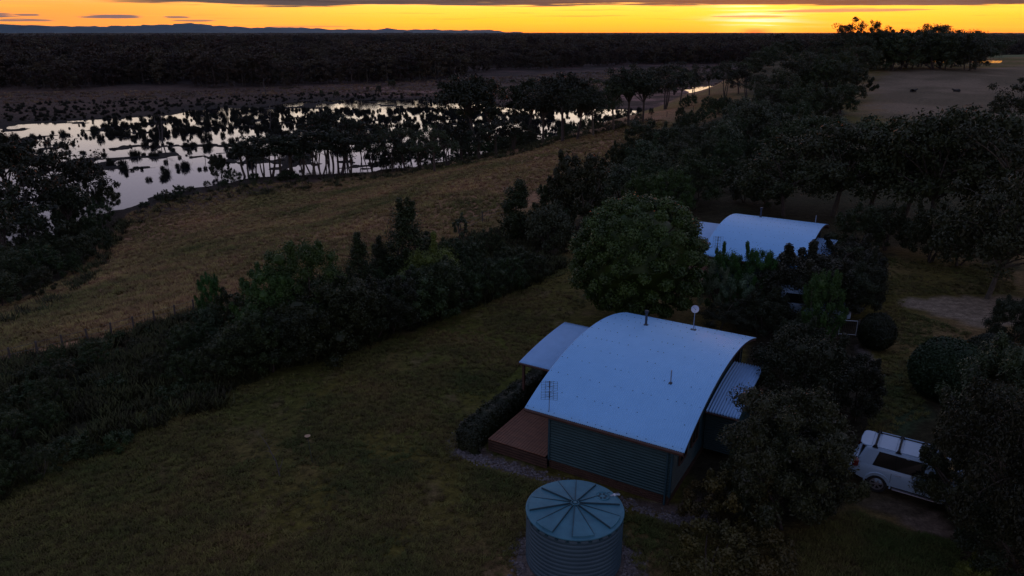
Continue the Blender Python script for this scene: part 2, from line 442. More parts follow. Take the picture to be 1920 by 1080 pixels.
col = lerp(lawn, mead, sm((tt - .02) / .12 + (med - .5)))
marsh = lerp(c3(.075, .048, .034) + 0 * GX[..., None], c3(.33, .18, .15), sm((fbm(GX / 26, GY / 9, 5, 33) - .47) / .16) * sm((GX + GY * .28 + 30) / 90) * .9 + .1)
marsh = lerp(marsh, c3(.035, .027, .022), sm((med - .48) / .16) * .5)
col = lerp(col, marsh, sm((tt - 1.0) / .05))
mud = c3(.020, .017, .015) + 0 * col
# dark swampy edge round the lagoon
dl = polydist(GX, GY, LAGOON)
col = lerp(col, mud, np.exp(-(dl / (7.0 + 16 * sm((GY - 170) / 60))) ** 2) * .9)
col = np.where((dl > 0)[..., None], mud, col)
# far side of the lagoon: dark wet margin, then forest floor further out
col = lerp(col, c3(.030, .024, .022) + 0 * col, sm((GY - 420) / 60) * sm((tt - .9) / .1) * .75)
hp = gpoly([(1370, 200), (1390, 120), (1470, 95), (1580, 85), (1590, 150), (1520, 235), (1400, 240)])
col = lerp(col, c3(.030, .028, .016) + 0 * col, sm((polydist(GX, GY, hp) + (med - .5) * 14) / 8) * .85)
# right hand paddock on the ridge
pad = gpoly([(1590, 226), (1600, 160), (1640, 130), (1770, 128), (1930, 120), (2100, 130), (2200, 220), (1900, 232), (1700, 228)])
pm = sm((polydist(GX, GY, pad) + (med - .5) * 14) / 10)
col = lerp(col, lerp(c3(.13, .098, .060) + 0 * col, c3(.20, .145, .095), sm((big - .4) / .3)), pm)
padf = ppoly([(1770, 92), (1930, 84), (2100, 90), (2100, 108), (1780, 108)], 0)
col = lerp(col, c3(.10, .12, .055) + 0 * col, sm((polydist(GX, GY, padf) + (med - .5) * 14) / 14))
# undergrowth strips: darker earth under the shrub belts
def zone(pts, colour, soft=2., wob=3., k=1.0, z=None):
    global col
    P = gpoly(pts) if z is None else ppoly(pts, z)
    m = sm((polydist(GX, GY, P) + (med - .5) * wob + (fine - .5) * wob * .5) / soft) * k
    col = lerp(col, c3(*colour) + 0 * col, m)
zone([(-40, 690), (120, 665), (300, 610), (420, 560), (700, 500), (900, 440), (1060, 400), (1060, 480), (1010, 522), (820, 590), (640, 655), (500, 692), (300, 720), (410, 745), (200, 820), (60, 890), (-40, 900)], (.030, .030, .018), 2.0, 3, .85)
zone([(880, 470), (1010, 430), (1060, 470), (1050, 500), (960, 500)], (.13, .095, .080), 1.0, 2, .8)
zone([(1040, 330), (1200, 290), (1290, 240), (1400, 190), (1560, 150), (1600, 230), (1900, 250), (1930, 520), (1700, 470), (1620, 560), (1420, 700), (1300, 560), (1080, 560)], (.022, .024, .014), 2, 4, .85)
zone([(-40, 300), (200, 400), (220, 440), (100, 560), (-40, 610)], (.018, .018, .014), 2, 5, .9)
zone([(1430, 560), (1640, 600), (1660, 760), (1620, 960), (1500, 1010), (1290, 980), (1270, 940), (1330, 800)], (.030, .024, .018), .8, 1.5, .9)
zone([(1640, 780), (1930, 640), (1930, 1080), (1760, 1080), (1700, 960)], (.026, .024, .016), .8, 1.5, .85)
# gravel: drive, turning circle, path round the house
gravel = (.25, .19, .135)
zone([(1660, 566), (1700, 556), (1860, 556), (1990, 566), (1990, 610), (1880, 618), (1840, 618), (1760, 592), (1700, 578)], gravel, .35, .9)
zone([(1600, 940), (1680, 935), (1760, 960), (1800, 1000), (1770, 1012), (1680, 985), (1620, 960)], (.19, .135, .10), .35, 1.2)
zone([(1560, 930), (1610, 870), (1720, 900), (1760, 950), (1700, 990), (1600, 960)], (.085, .065, .042), .5, 1.2, .8)
zone([(1620, 720), (1700, 640), (1760, 780), (1700, 840), (1640, 800)], (.040, .065, .030), .8, 1.5, .7)
zone([(1595, 640), (1640, 660), (1655, 700), (1630, 690), (1600, 660)], (.16, .13, .12), .25, .5, .8)
edge_c = (.13, .095, .078)
zone([(840, 850), (846, 822), (866, 796), (905, 765), (915, 775), (900, 815), (915, 850), (1000, 880), (1150, 928), (1268, 944), (1310, 935), (1320, 952), (1290, 972), (1200, 958), (1100, 925), (990, 892), (880, 858)], edge_c, .12, .45)
zone([(968, 1010), (1000, 985), (1078, 975), (1170, 1000), (1215, 1050), (1210, 1140), (1090, 1200), (960, 1150), (955, 1060)], (.165, .13, .115), .12, .5)
me = npmesh('ground', Vt, Fc, [], smooth=True)
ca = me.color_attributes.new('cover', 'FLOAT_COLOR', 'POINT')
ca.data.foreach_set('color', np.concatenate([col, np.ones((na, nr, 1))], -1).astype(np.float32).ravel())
gm = bpy.data.materials.new('ground_cover'); gm.use_nodes = True
n_ = gm.node_tree.nodes; l_ = gm.node_tree.links; p_ = n_['Principled BSDF']
p_.inputs['Roughness'].default_value = .95; p_.inputs['Specular IOR Level'].default_value = .12
at_ = n_.new('ShaderNodeAttribute'); at_.attribute_name = 'cover'
g_ = n_.new('ShaderNodeNewGeometry')
def gnoise(scale, det=6, rough=.65, stretch=None):
    src = g_.outputs['Position']
    if stretch:
        mp = n_.new('ShaderNodeMapping'); mp.inputs['Scale'].default_value = stretch; mp.inputs['Rotation'].default_value = (0, 0, -.55); l_.new(src, mp.inputs[0]); src = mp.outputs[0]
    t = n_.new('ShaderNodeTexNoise'); t.inputs['Scale'].default_value = scale; t.inputs['Detail'].default_value = det; t.inputs['Roughness'].default_value = rough
    l_.new(src, t.inputs['Vector']); return t.outputs[0]
def gmap(v, a, b, c, d):
    m = n_.new('ShaderNodeMapRange'); l_.new(v, m.inputs[0])
    for i, q in enumerate((a, b, c, d)): m.inputs[i + 1].default_value = q
    return m.outputs[0]
def gmul(a, b):
    m = n_.new('ShaderNodeMath'); m.operation = 'MULTIPLY'; l_.new(a, m.inputs[0]); l_.new(b, m.inputs[1]); return m.outputs[0]
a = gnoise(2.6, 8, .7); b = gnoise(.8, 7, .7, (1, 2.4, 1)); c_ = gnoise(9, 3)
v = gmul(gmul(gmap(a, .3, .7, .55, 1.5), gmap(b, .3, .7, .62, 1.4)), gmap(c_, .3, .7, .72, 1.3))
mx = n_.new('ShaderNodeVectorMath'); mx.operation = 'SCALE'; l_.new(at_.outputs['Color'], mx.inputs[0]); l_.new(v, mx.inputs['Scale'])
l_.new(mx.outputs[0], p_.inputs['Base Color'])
bp = n_.new('ShaderNodeBump'); bp.inputs['Strength'].default_value = 1; bp.inputs['Distance'].default_value = .14
ad = n_.new('ShaderNodeMath'); ad.operation = 'ADD'; l_.new(a, ad.inputs[0]); l_.new(b, ad.inputs[1]); l_.new(ad.outputs[0], bp.inputs['Height'])
l_.new(bp.outputs[0], p_.inputs['Normal'])
me.materials.append(gm)
ground = link(bpy.data.objects.new('ground', me)); tag(ground, kind='structure')

# water sheets
wm = bpy.data.materials.new('still_water'); wm.use_nodes = True
n_ = wm.node_tree.nodes; l_ = wm.node_tree.links; p_ = n_['Principled BSDF']
p_.inputs['Base Color'].default_value = (.012, .012, .016, 1); p_.inputs['Roughness'].default_value = .03; p_.inputs['IOR'].default_value = 1.45
g_ = n_.new('ShaderNodeNewGeometry')
a = gnoise(1.2, 3); b = gnoise(.12, 3)
ad = n_.new('ShaderNodeMath'); ad.operation = 'MULTIPLY'; l_.new(a, ad.inputs[0]); l_.new(b, ad.inputs[1])
bp = n_.new('ShaderNodeBump'); bp.inputs['Strength'].default_value = .6; bp.inputs['Distance'].default_value = .03
l_.new(ad.outputs[0], bp.inputs['Height']); l_.new(bp.outputs[0], p_.inputs['Normal'])
def sheet(name, P, z, pad_=12):
    cx = sum(p[0] for p in P) / len(P); cy = sum(p[1] for p in P) / len(P)
    v = []
    for x, y in P:
        d = math.hypot(x - cx, y - cy) + 1e-6; v.append((cx + (x - cx) * (1 + pad_ / d), cy + (y - cy) * (1 + pad_ / d), z))
    me = bpy.data.meshes.new(name); me.from_pydata(v, [], [tuple(range(len(v)))]); me.materials.append(wm)
    bm = bmesh.new(); bm.from_mesh(me); bmesh.ops.recalc_face_normals(bm, faces=bm.faces)
    for f_ in bm.faces:
        if f_.normal.z < 0: f_.normal_flip()
    bmesh.ops.triangulate(bm, faces=bm.faces); bm.to_mesh(me); bm.free()
    o = link(bpy.data.objects.new(name, me)); tag(o, kind='structure'); return o
sheet('lagoon_water', LAGOON, WATER, 3)
sheet('channel_water', POND2, WATER, 8)
for P in PONDS: sheet('pond_water', P, WATER, 5)
for P in (LANDP, *PONDR): sheet('pond_water', P, -.35, 0)

# far hills, about 25 km off, in three ridges
def hills(dist, x0, x1, base, prof, seed):
    n = 220; us = np.linspace(x0, x1, n); top = np.interp(us, [p[0] for p in prof], [p[1] for p in prof])
    d = ray(960, 540)
    V = []; 
    for u, hpx in zip(us, top):
        az = (u - 960) / (F / math.cos(TILT)) ; X = dist * az; hgt = (hpx + (vnoise(np.array(u / 9.), np.array(1.), seed) - .5) * 2.0 + (vnoise(np.array(u / 28.), np.array(2.), seed) - .5) * 3.2) * dist / F * math.cos(TILT) ** 2
        hgt = max(hgt, 0)
        for k, (dy, q) in enumerate(((-1600, 0), (-900, .35), (-350, .8), (0, 1), (900, .7), (2200, 0))):
            w = 1 if q in (0, 1) else (1 + .3 * math.sin(u * .21 + k * 2 + seed))
            V.append((X, dist + dy, (PLAIN - 6) + (hgt + 30) * q * w))
    V = np.array(V); I = np.arange(n * 6).reshape(n, 6)
    Fc = np.stack([I[:-1, :-1], I[1:, :-1], I[1:, 1:], I[:-1, 1:]], -1).reshape(-1, 4)
    o = link(bpy.data.objects.new('far_hills', npmesh('far_hills', V, Fc, M['hill'], smooth=True))); tag(o, kind='structure')
hills(27000, -300, 980, 0, [(-300, 14), (0, 15), (50, 12), (130, 10), (200, 11), (270, 12), (320, 14), (360, 16), (400, 11), (470, 9), (560, 8), (680, 6), (760, 5), (820, 4), (905, 5), (950, 1), (980, 0)], 2)
hills(20000, -300, 760, 0, [(-300, 12), (0, 9), (60, 12), (85, 14), (110, 10), (180, 7), (260, 8), (330, 9), (420, 5), (500, 6), (560, 4), (640, 3), (700, 4), (760, 0)], 5)

# ------------------------------------------------------------------ foliage prototypes
def leafquads(cs, rs, n, size, r=rng, flat=.35, shell=.55, asp=.5):
    """leaf-shaped quads through ellipsoid clumps. cs (k,3) centres, rs (k,3) radii, n per clump"""
    cs = np.repeat(np.asarray(cs, float), n, 0); rs = np.repeat(np.asarray(rs, float), n, 0); m = len(cs)
    d = r.normal(size=(m, 3)); d /= np.linalg.norm(d, axis=1)[:, None]
    q = (shell + (1 - shell) * r.random(m))[:, None] * (r.random(m) ** .2)[:, None]
    p = cs + d * rs * q
    nrm = d * .8 + r.normal(size=(m, 3)) * .7 + np.array([0, 0, flat]); nrm /= np.linalg.norm(nrm, axis=1)[:, None]
    a = np.cross(nrm, r.normal(size=(m, 3))); a /= np.linalg.norm(a, axis=1)[:, None]; b = np.cross(nrm, a)
    sz = size * (.6 + .8 * r.random(m))[:, None]
    V = np.stack([p + a * sz * .5, p + b * sz * .5 * asp, p - a * sz * .5, p - b * sz * .5 * asp], 1).reshape(-1, 3)
    return V
def quads(V): return np.arange(len(V)).reshape(-1, 4)
def core(cs, rs, r=rng):
    """rough inner masses so dense bushes do not show daylight"""
    bm = bmesh.new(); bmesh.ops.create_icosphere(bm, subdivisions=2, radius=1); bv = np.array([v.co[:] for v in bm.verts]); bf = np.array([[v.index for v in f.verts] for f in bm.faces]); bm.free()
    V = []; Fs = []
    for c, q in zip(cs, rs):
        w = bv * (1 + r.normal(size=(len(bv), 1)) * .10) * np.asarray(q) + np.asarray(c)
        Fs.append(bf + len(V) * len(bv)); V.append(w)
    V = np.concatenate(V); Fs = np.concatenate(Fs); return V, np.concatenate([Fs, Fs[:, 2:]], 1)
def tri_quads(F3): return F3
PROTO = {}
class Proto: pass
def proto(name, trunk_mb, V, lmat, tmat, extra=None):
    p = Proto(); p.name = name
    p.crown = npmesh(name + '_crown', V, quads(V), lmat)
    if trunk_mb is not None:
        me = bpy.data.meshes.new(name + '_trunk'); me.from_pydata(trunk_mb.V, [], trunk_mb.F); me.materials.append(tmat)
        me.polygons.foreach_set('use_smooth', [True] * len(me.polygons)); p.trunk = me
    else: p.trunk = None
    p.extra = extra
    PROTO.setdefault(name, []).append(p); return p
def limb(mb, a, b, r0, r1, r, bend=.12, n=5, sides=6):
    a = Vector(a); b = Vector(b); L_ = (b - a).length; pts = []; off = Vector((r.uniform(-1, 1), r.uniform(-1, 1), r.uniform(.2, .8))) * bend * L_
    for i in range(n + 1):
        t = i / n; pts.append(a.lerp(b, t) + off * math.sin(PI * t))
    mb.tube(pts, [r0 + (r1 - r0) * i / n for i in range(n + 1)], sides, caps=False)
    return pts
def gum(name, h, spread, base, nclump, nleaf, leaf, lmat, tmat, seed, cr=.13, stems=1, flatness=.6, low=.0):
    """open eucalypt: bare stem, forked limbs, separate leaf clumps. h metres"""
    r = random.Random(seed); R = np.random.default_rng(seed); mb = MB(); cs = []; rs = []
    for sidx in range(stems):
        lean = Vector((r.uniform(-.1, .1), r.uniform(-.1, .1), 0)) * h; foot = Vector((r.uniform(-1, 1), r.uniform(-1, 1), 0)) * (.03 * h if stems > 1 else 0)
        top = foot + lean + Vector((0, 0, h * (base + .12)))
        pts = limb(mb, foot - Vector((0, 0, .3)), top, h * .024 / stems ** .4, h * .013 / stems ** .4, r, .06, 6, 7)
        nc = nclump // stems
        for k in range(nc):
            a = 2 * PI * (k + r.random() * .9) / nc * 2.4; q = math.sqrt(r.random()) ; rr = q * spread * h * .5
            zz = h * (base + (.93 - base) * ((1 - q * q * flatness) * r.uniform(low if low else .35, 1.0)))
            c = Vector((foot.x + lean.x + rr * math.cos(a), foot.y + lean.y + rr * math.sin(a), zz))
            s0 = pts[-1 - r.randrange(0, 3)]
            mid = limb(mb, s0, c, h * .009 / stems ** .3, h * .002, r, .14, 5, 5)
            cs.append(c); w = h * cr * r.uniform(.7, 1.3); rs.append((w, w, w * r.uniform(.5, .75)))
            for e in range(2):
                c2 = c + Vector((r.uniform(-1, 1), r.uniform(-1, 1), r.uniform(-.5, .5))) * w * 1.1
                limb(mb, mid[-2], c2, h * .003, h * .001, r, .1, 3, 4); cs.append(c2); w2 = w * r.uniform(.45, .75); rs.append((w2, w2, w2 * .7))
    V = leafquads(cs, rs, nleaf, leaf, R, .3, .35)
    return proto(name, mb, V, lmat, tmat)
def bush(name, h, wid, nclump, nleaf, leaf, lmat, tmat, seed, cr=.22, shape='dome', core_k=.0, asp=.55, stems=4, rag=.25):
    r = random.Random(seed); R = np.random.default_rng(seed); mb = MB(); cs = []; rs = []
    for k in range(nclump):
        g = k * 2.399; t = (k + .5) / nclump
        if shape == 'dome':
            z = h * (.18 + .72 * (1 - t) ** .8); q = math.sqrt(max(0, 1 - ((z / h - .25) / .75) ** 2)) if z > .25 * h else .95
        elif shape == 'column':
            z = h * (.08 + .86 * t); q = .9 * (math.sin(PI * min(.97, .12 + .86 * t)) ** .5)
        else:
            z = h * (.15 + .8 * t); q = .95 * (1 - t) + .1
        q *= r.uniform(.55, 1.0)
        c = Vector((wid * h * .5 * q * math.cos(g), wid * h * .5 * q * math.sin(g), z + r.uniform(-.06, .06) * h))
        w = h * cr * r.uniform(1 - rag, 1 + rag) * (1 if shape != 'column' else wid * 1.4); cs.append(c); rs.append((w, w, w * .85))
    for k in range(stems):
        c = r.choice(cs); f = Vector((r.uniform(-.08, .08), r.uniform(-.08, .08), 0)) * h
        limb(mb, f - Vector((0, 0, .15)), c, h * .02, h * .004, r, .1, 4, 5)
    for k in range(int(nclump * .5)):          # shoots that break the outline
        c = r.choice(cs); w = h * cr
        d = Vector((c.x, c.y, (c.z - .3 * h) + .25 * h)).normalized(); c2 = c + d * w * r.uniform(.4, .8)
        cs.append(c2); rs.append((w * .4, w * .4, w * .55))
    V = leafquads(cs, rs, nleaf, leaf, R, .3, .5, asp)
    if core_k:
        V2, F2 = core(cs[:nclump], [tuple(x * core_k for x in q) for q in rs[:nclump]], R)
        V = np.concatenate([V, V2[F2].reshape(-1, 3)])
    return proto(name, mb, V, lmat, tmat)

for i in range(4): gum('gum', 16, .78 + .1 * i, .42 - .05 * (i % 2), 20, 85, .46, M['gum'], M['palebark'], 100 + i)
for i in range(3): gum('shoregum', 12, .62, .32, 16, 80, .42, M['gumdark'], M['bark'], 120 + i, stems=3, cr=.135, low=.25)
for i in range(3): gum('slim', 9, .42, .36, 11, 70, .36, M['gumdark'], M['palebark'], 130 + i, stems=3, cr=.13)
for i in range(3): gum('gumdense', 13, .85, .22, 26, 150, .38, M['gum'], M['bark'], 140 + i, cr=.16, low=.2)
for i in range(3): gum('roundgum', 13, .66, .42, 24, 150, .42, M['gumdark'], M['bark'], 160 + i, cr=.16, low=.5)
for i in range(2): gum('gumnear', 12, .85, .30, 34, 420, .20, M['gumdark'], M['bark'], 150 + i, cr=.13, low=.15)
for i in range(4): bush('shrub', 3, 1.3, 34, 260, .11, M['bushy'], M['bark'], 200 + i, .17, core_k=.35, rag=.5, asp=.4)
for i in range(3): bush('tallshrub', 6, .80, 46, 300, .16, M['bushy'], M['bark'], 210 + i, .115, core_k=.30, rag=.5, asp=.4)
for i in range(2): bush('greenbush', 6, .95, 46, 380, .15, M['green'], M['bark'], 220 + i, .125, core_k=.35, rag=.5, asp=.4)
for i in range(2): bush('yellowbush', 4, 1.2, 36, 380, .12, M['yellow'], M['bark'], 230 + i, .2, core_k=.34)
for i in range(2): bush('column', 7, .42, 20, 420, .22, M['bushy'], M['bark'], 240 + i, .26, 'column', core_k=.25)
for i in range(2): bush('conifer', 7, .62, 44, 260, .16, M['bushy'], M['bark'], 250 + i, .11, 'cone', core_k=.25, rag=.5, asp=.4)
for i in range(2): bush('greybush', 3, 1.1, 18, 360, .16, M['grey'], M['bark'], 260 + i, .22, core_k=.34)
for i in range(2): bush('wispy', 4, .40, 26, 70, .15, M['grey'], M['bark'], 270 + i, .075, 'column')
for i in range(2): bush('autumnbush', 2.2, 1.1, 18, 260, .10, M['autumn'], M['bark'], 275 + i, .17)
for i in range(3): bush('domes', 9, 1.05, 50, 230, .30, M['gum'], M['bark'], 280 + i, .13, core_k=.34, rag=.5)
for i in range(3): bush('lowscrub', 1.3, 1.9, 14, 160, .13, M['bushy'], M['bark'], 290 + i, .34, core_k=.34, stems=2)
for i in range(2): bush('banksia', 4.6, 1.1, 46, 520, .115, M['banksia'], M['bark'], 300 + i, .12, core_k=.35, rag=.4, asp=.35)
for i in range(2): bush('darkshrub', 4.6, 1.1, 40, 560, .115, M['gumdark'], M['bark'], 310 + i, .14, core_k=.34, rag=.4)

def place(kind, px, py, hpx, name, label, cat='tree', group=None, wide=1.0, rz=None, var=None, P=None, dz=0):
    """a tree or shrub of its own, foot where the photo's pixel meets the ground"""
    P = P if P is not None else gp(px, py)
    prs = PROTO[kind]; pr = prs[rnd.randrange(len(prs))] if var is None else prs[var]
    hm = hmetres(P, hpx) if hpx else None
    h0 = pr.h0 if hasattr(pr, 'h0') else None
    if h0 is None:
        co = np.empty(len(pr.crown.vertices) * 3, np.float32); pr.crown.vertices.foreach_get('co', co)
        h0 = pr.h0 = float(np.percentile(co.reshape(-1, 3)[:, 2], 99.7))
    k = hm / h0
    o = empty(name, (P[0], P[1], P[2] - .05 + dz), rnd.uniform(0, 2 * PI) if rz is None else rz, (k * wide, k * wide, k))
    tag(o, label, cat, group)
    if pr.trunk: link(bpy.data.objects.new('trunk', pr.trunk), o)
    link(bpy.data.objects.new('crown', pr.crown), o)
    if pr.extra: link(bpy.data.objects.new('flower_heads', pr.extra), o)['kind'] = 'stuff'
    return o

# ------------------------------------------------------------------ the two cottages
YAW = -.53
PITCH = .09
def arcpt(s_, W_, r_, ze):
    Rr = (W_ * W_ / 4 + r_ * r_) / (2 * r_); x = s_ - W_ / 2
    return ze + math.sqrt(Rr * Rr - x * x) - (Rr - r_), x / Rr
def barrel(a0, a1, s0, s1, W_, r_, ze, soff, pitch, amp, n=28, thick=.0):
    """corrugated sheet curved along s, corrugations running with the curve"""
    na_ = max(4, int((a1 - a0) / pitch * 6)); V = []
    for i in range(na_ + 1):
        a = a0 + (a1 - a0) * i / na_; w = amp * math.sin(2 * PI * (a - a0) / pitch)
        for j in range(n + 1):
            s_ = s0 + (s1 - s0) * j / n; z, ph = arcpt(s_, W_, r_, ze)
            V.append((a, s_ + soff, z + w))
    I = np.arange(len(V)).reshape(na_ + 1, n + 1)
    return np.array(V), np.stack([I[:-1, :-1], I[1:, :-1], I[1:, 1:], I[:-1, 1:]], -1).reshape(-1, 4)
def corr_wall(mb_len, z0, z1, pitch=.10, amp=.012):
    """profile list (offset, z) of horizontal corrugations"""
    n = int((z1 - z0) / pitch * 6); return [(amp * math.sin(2 * PI * k / 6), z0 + (z1 - z0) * k / n) for k in range(n + 1)]
RW, RR, ZE = 12.76, 1.39, 2.87          # main arc: chord, rise, eave height
BACK = 11.6
A0, A1 = 0.0, 6.99
def cottage(loc, label, dish=True, pipe2=(5.25, 3.3)):
    o = empty('curved_roof_cottage', loc, YAW); tag(o, label, 'cottage', 'two matching cottages with curved roofs')
    V, Fq = barrel(A0, A1, 0, BACK, RW, RR, ZE, 0, PITCH, .013, 40)
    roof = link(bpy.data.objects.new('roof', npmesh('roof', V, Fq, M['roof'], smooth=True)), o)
    sd = roof.modifiers.new('s', 'SOLIDIFY'); sd.thickness = .006; sd.offset = -1
    # rows of roofing screws
    mb = MB()
    for j in range(1, 12):
        s_ = .12 + (BACK - .3) * (j - 1) / 10.5; z, ph = arcpt(s_, RW, RR, ZE)
        a = .1
        while a < A1 - .05:
            if rnd.random() < .8: mb.box(a - .014, a + .014, s_ - .014 + rnd.uniform(-.02, .02), s_ + .014, z + .008, z + .026)
            a += PITCH * rnd.choice((3, 4, 4, 5))
    mb.build('roof_screws', M['flue'], roof, kind='stuff')
    # fascias follow eaves and the curved edges
    mb = MB(); mb.box(A0 + .02, A1 - .02, .02, .06, ZE - .20, ZE - .03); mb.build('eave_fascia', M['fascia'], o, bevel=.004)
    zb = arcpt(BACK, RW, RR, ZE)[0]
    mb = MB(); mb.box(A0 + .02, A1 - .02, BACK - .06, BACK - .02, zb - .22, zb - .03); mb.build('eave_fascia', M['fascia'], o, bevel=.004)
    for a in (A0 + .03, A1 - .07):
        mb = MB(); v = []
        for j in range(31):
            s_ = .07 + (BACK - .14) * j / 30; z = arcpt(s_, RW, RR, ZE)[0]; v += [(a, s_, z - .02), (a + .04, s_, z - .02), (a + .04, s_, z - .17), (a, s_, z - .17)]
        mb.add(v, [(4 * j + k, 4 * j + (k + 1) % 4, 4 * j + 4 + (k + 1) % 4, 4 * j + 4 + k) for j in range(30) for k in range(4)] + [(0, 1, 2, 3), (120, 123, 122, 121)])
        mb.build('barge_board', M['fascia'], o)
    # soffit lining just under the sheet
    V, Fq = barrel(A0 + .08, A1 - .08, .08, BACK - .08, RW, RR, ZE - .10, 0, 9, 0, 30)
    link(bpy.data.objects.new('soffit', npmesh('soffit', V, Fq, M['soffit'], smooth=True)), o)
    # walls: front and back with horizontal corrugations, gables up to the curve
    wa0, wa1, ws0, ws1, zf = 1.0, 6.42, .42, 11.1, .55
    def flatwall(name, fn, u0, u1, z0, topf, nu=24):
        V = []; prof_n = int((4.3 - z0) / .13 * 6)
        for i in range(nu + 1):
            u = u0 + (u1 - u0) * i / nu; zt = topf(u)
            for k in range(prof_n + 1):
                z = min(z0 + (4.3 - z0) * k / prof_n, zt); q = .020 * math.sin(2 * PI * (z - z0) / .13); V.append(fn(u, z, q))
        I = np.arange(len(V)).reshape(nu + 1, prof_n + 1)
        Fq = np.stack([I[:-1, :-1], I[1:, :-1], I[1:, 1:], I[:-1, 1:]], -1).reshape(-1, 4)
        w = link(bpy.data.objects.new(name, npmesh(name, V, Fq, M['wall'], smooth=False)), o); return w
    flatwall('wall', lambda u, z, q: (u, ws0 - q, z), wa0, wa1, zf - .12, lambda u: ZE - .04 + .05, 2)
    flatwall('wall', lambda u, z, q: (u, ws1 + q, z), wa0, wa1, zf - .12, lambda u: arcpt(ws1, RW, RR, ZE)[0] - .12, 2)
    flatwall('wall', lambda u, z, q: (wa0 - q, u, z), ws0, ws1, zf - .12, lambda u: arcpt(u, RW, RR, ZE)[0] - .11)
    wr = flatwall('wall', lambda u, z, q: (wa1 + q, u, z), ws0, ws1, zf - .12, lambda u: arcpt(u, RW, RR, ZE)[0] - .11)
    # windows and a door in the gable walls
    def window(a, s0, s1, z0, z1, side, wall_):
        mb = MB(); x0, x1 = (a, a + .07) if side > 0 else (a - .07, a)
        mb.box(x0, x1, s0, s1, z0, z0 + .06); mb.box(x0, x1, s0, s1, z1 - .06, z1); mb.box(x0, x1, s0, s0 + .06, z0 + .06, z1 - .06); mb.box(x0, x1, s1 - .06, s1, z0 + .06, z1 - .06)
        mb.box(x0 + .01, x1 - .01, (s0 + s1) / 2 - .02, (s0 + s1) / 2 + .02, z0 + .06, z1 - .06)
        f = mb.build('window_frame', M['frame'], o)
        g = MB(); g.box(x0 + .025, x1 - .025, s0 + .05, s1 - .05, z0 + .05, z1 - .05); g.build('pane', M['glass'], f)
    window(wa1 + .01, 1.3, 2.3, 1.4, 2.6, 1, wr); window(wa1 + .01, 2.9, 3.8, 1.4, 2.6, 1, wr)
    window(wa1 + .01, 9.3, 10.5, 1.6, 3.2, 1, wr); window(wa0 - .01, 1.2, 3.4, .75, 2.75, -1, wr); window(wa0 - .01, 5.2, 7.6, .75, 2.75, -1, wr)
    mb = MB(); mb.box(wa0 - .07, wa0 - .015, 3.9, 4.8, .64, 2.7); d = mb.build('door', M['frame'], o, bevel=.006)
    mb = MB(); mb.tube([(wa0 - .08, 4.05, 1.6), (wa0 - .14, 4.05, 1.6), (wa0 - .14, 4.17, 1.6)], .012, 6); mb.build('handle', M['metal'], d)
    # corner trims and downpipes
    for (a, s_) in ((wa0, ws0), (wa1, ws0), (wa1, ws1), (wa0, ws1)):
        mb = MB(); mb.box(a - .045, a + .045, s_ - .045, s_ + .045, zf - .14, ZE - .02 if s_ < 1 else arcpt(ws1, RW, RR, ZE)[0] - .14); mb.build('corner_trim', M['tank_dark'], o, bevel=.006)
    mb = MB(); mb.tube([(wa1 - .16, .12, ZE - .12), (wa1 - .16, .34, ZE - .32), (wa1 - .16, .34, .06)], .045, 8); mb.build('downpipe', M['tank_dark'], o, smooth=True)
    mb = MB(); mb.tube([(A0 + .02, -.03, ZE - .06), (A1 - .02, -.03, ZE - .06)], .055, 8); mb.build('gutter', M['fascia'], o, smooth=True)
    # plinth: horizontal skirting boards
    for k in range(4):
        z0 = .02 + k * .105
        for (x0, x1, y0, y1) in ((wa0, wa1, ws0 + .03, ws0 + .06), (wa1 - .06, wa1 - .03, ws0 + .06, ws1 - .06)):
            mb = MB(); mb.box(x0, x1, y0, y1, z0, z0 + .085); mb.build('skirting_board', M['deck_skirt'], o)
    mb = MB(); mb.box(wa0 + .2, wa1 - .2, ws0 + .2, ws1 - .2, .0, .42); mb.build('underfloor_shade_block', M['dark_void'], o)  # solid dark block standing in for the shade under the floor
    # deck along the left side
    d0, d1, e0, e1, dz = -2.02, .93, .25, 10.6, .62
    mb = MB(); bw = .14; x = d0
    while x < d1 - .02:
        mb.box(x, min(x + bw - .022, d1), e0, e1, dz - .03 + rnd.uniform(-.002, .002), dz + rnd.uniform(-.0015, .0015)); x += bw
    mb.build('deck_boards', M['deck'], o, kind='stuff')
    for k in range(4):
        z0 = .04 + k * .132
        mb = MB(); mb.box(d0, d1 + .05, e0 + .01, e0 + .04, z0, z0 + .098); mb.build('deck_skirt_board', M['deck_skirt'], o, bevel=.003)
        mb = MB(); mb.box(d0 + .01, d0 + .04, e0 + .04, e1, z0, z0 + .098); mb.build('deck_skirt_board', M['deck_skirt'], o, bevel=.003)
    mb = MB(); mb.box(d0 + .2, d1, e0 + .2, e1 - .1, 0, dz - .05); mb.build('under_deck_shade_block', M['dark_void'], o)  # one dark box in place of the shade beneath the boards
    # veranda roof on the left, awning on the right, same curve but lower
    def side_roof(name, a0, a1, s0, s1, w_, r_, ze, pitch_=.085, amp_=.018):
        V, Fq = barrel(a0, a1, 0, s1 - s0, w_, r_, ze, s0, pitch_, amp_, 22)
        q = link(bpy.data.objects.new(name, npmesh(name, V, Fq, M['roof_side'], smooth=True)), o)
        sd = q.modifiers.new('s', 'SOLIDIFY'); sd.thickness = .006; sd.offset = -1
        mb = MB(); z2 = arcpt(s1 - s0, w_, r_, ze)[0]
        mb.box(a0 + .03, a1 - .03, s0 + .05, s0 + .09, ze - .16, ze - .025); mb.build('veranda_beam', M['fascia'], q)
        mb = MB(); mb.box(a0 + .03, a1 - .03, s1 - .09, s1 - .05, z2 - .18, z2 - .04); mb.build('veranda_beam', M['fascia'], q)
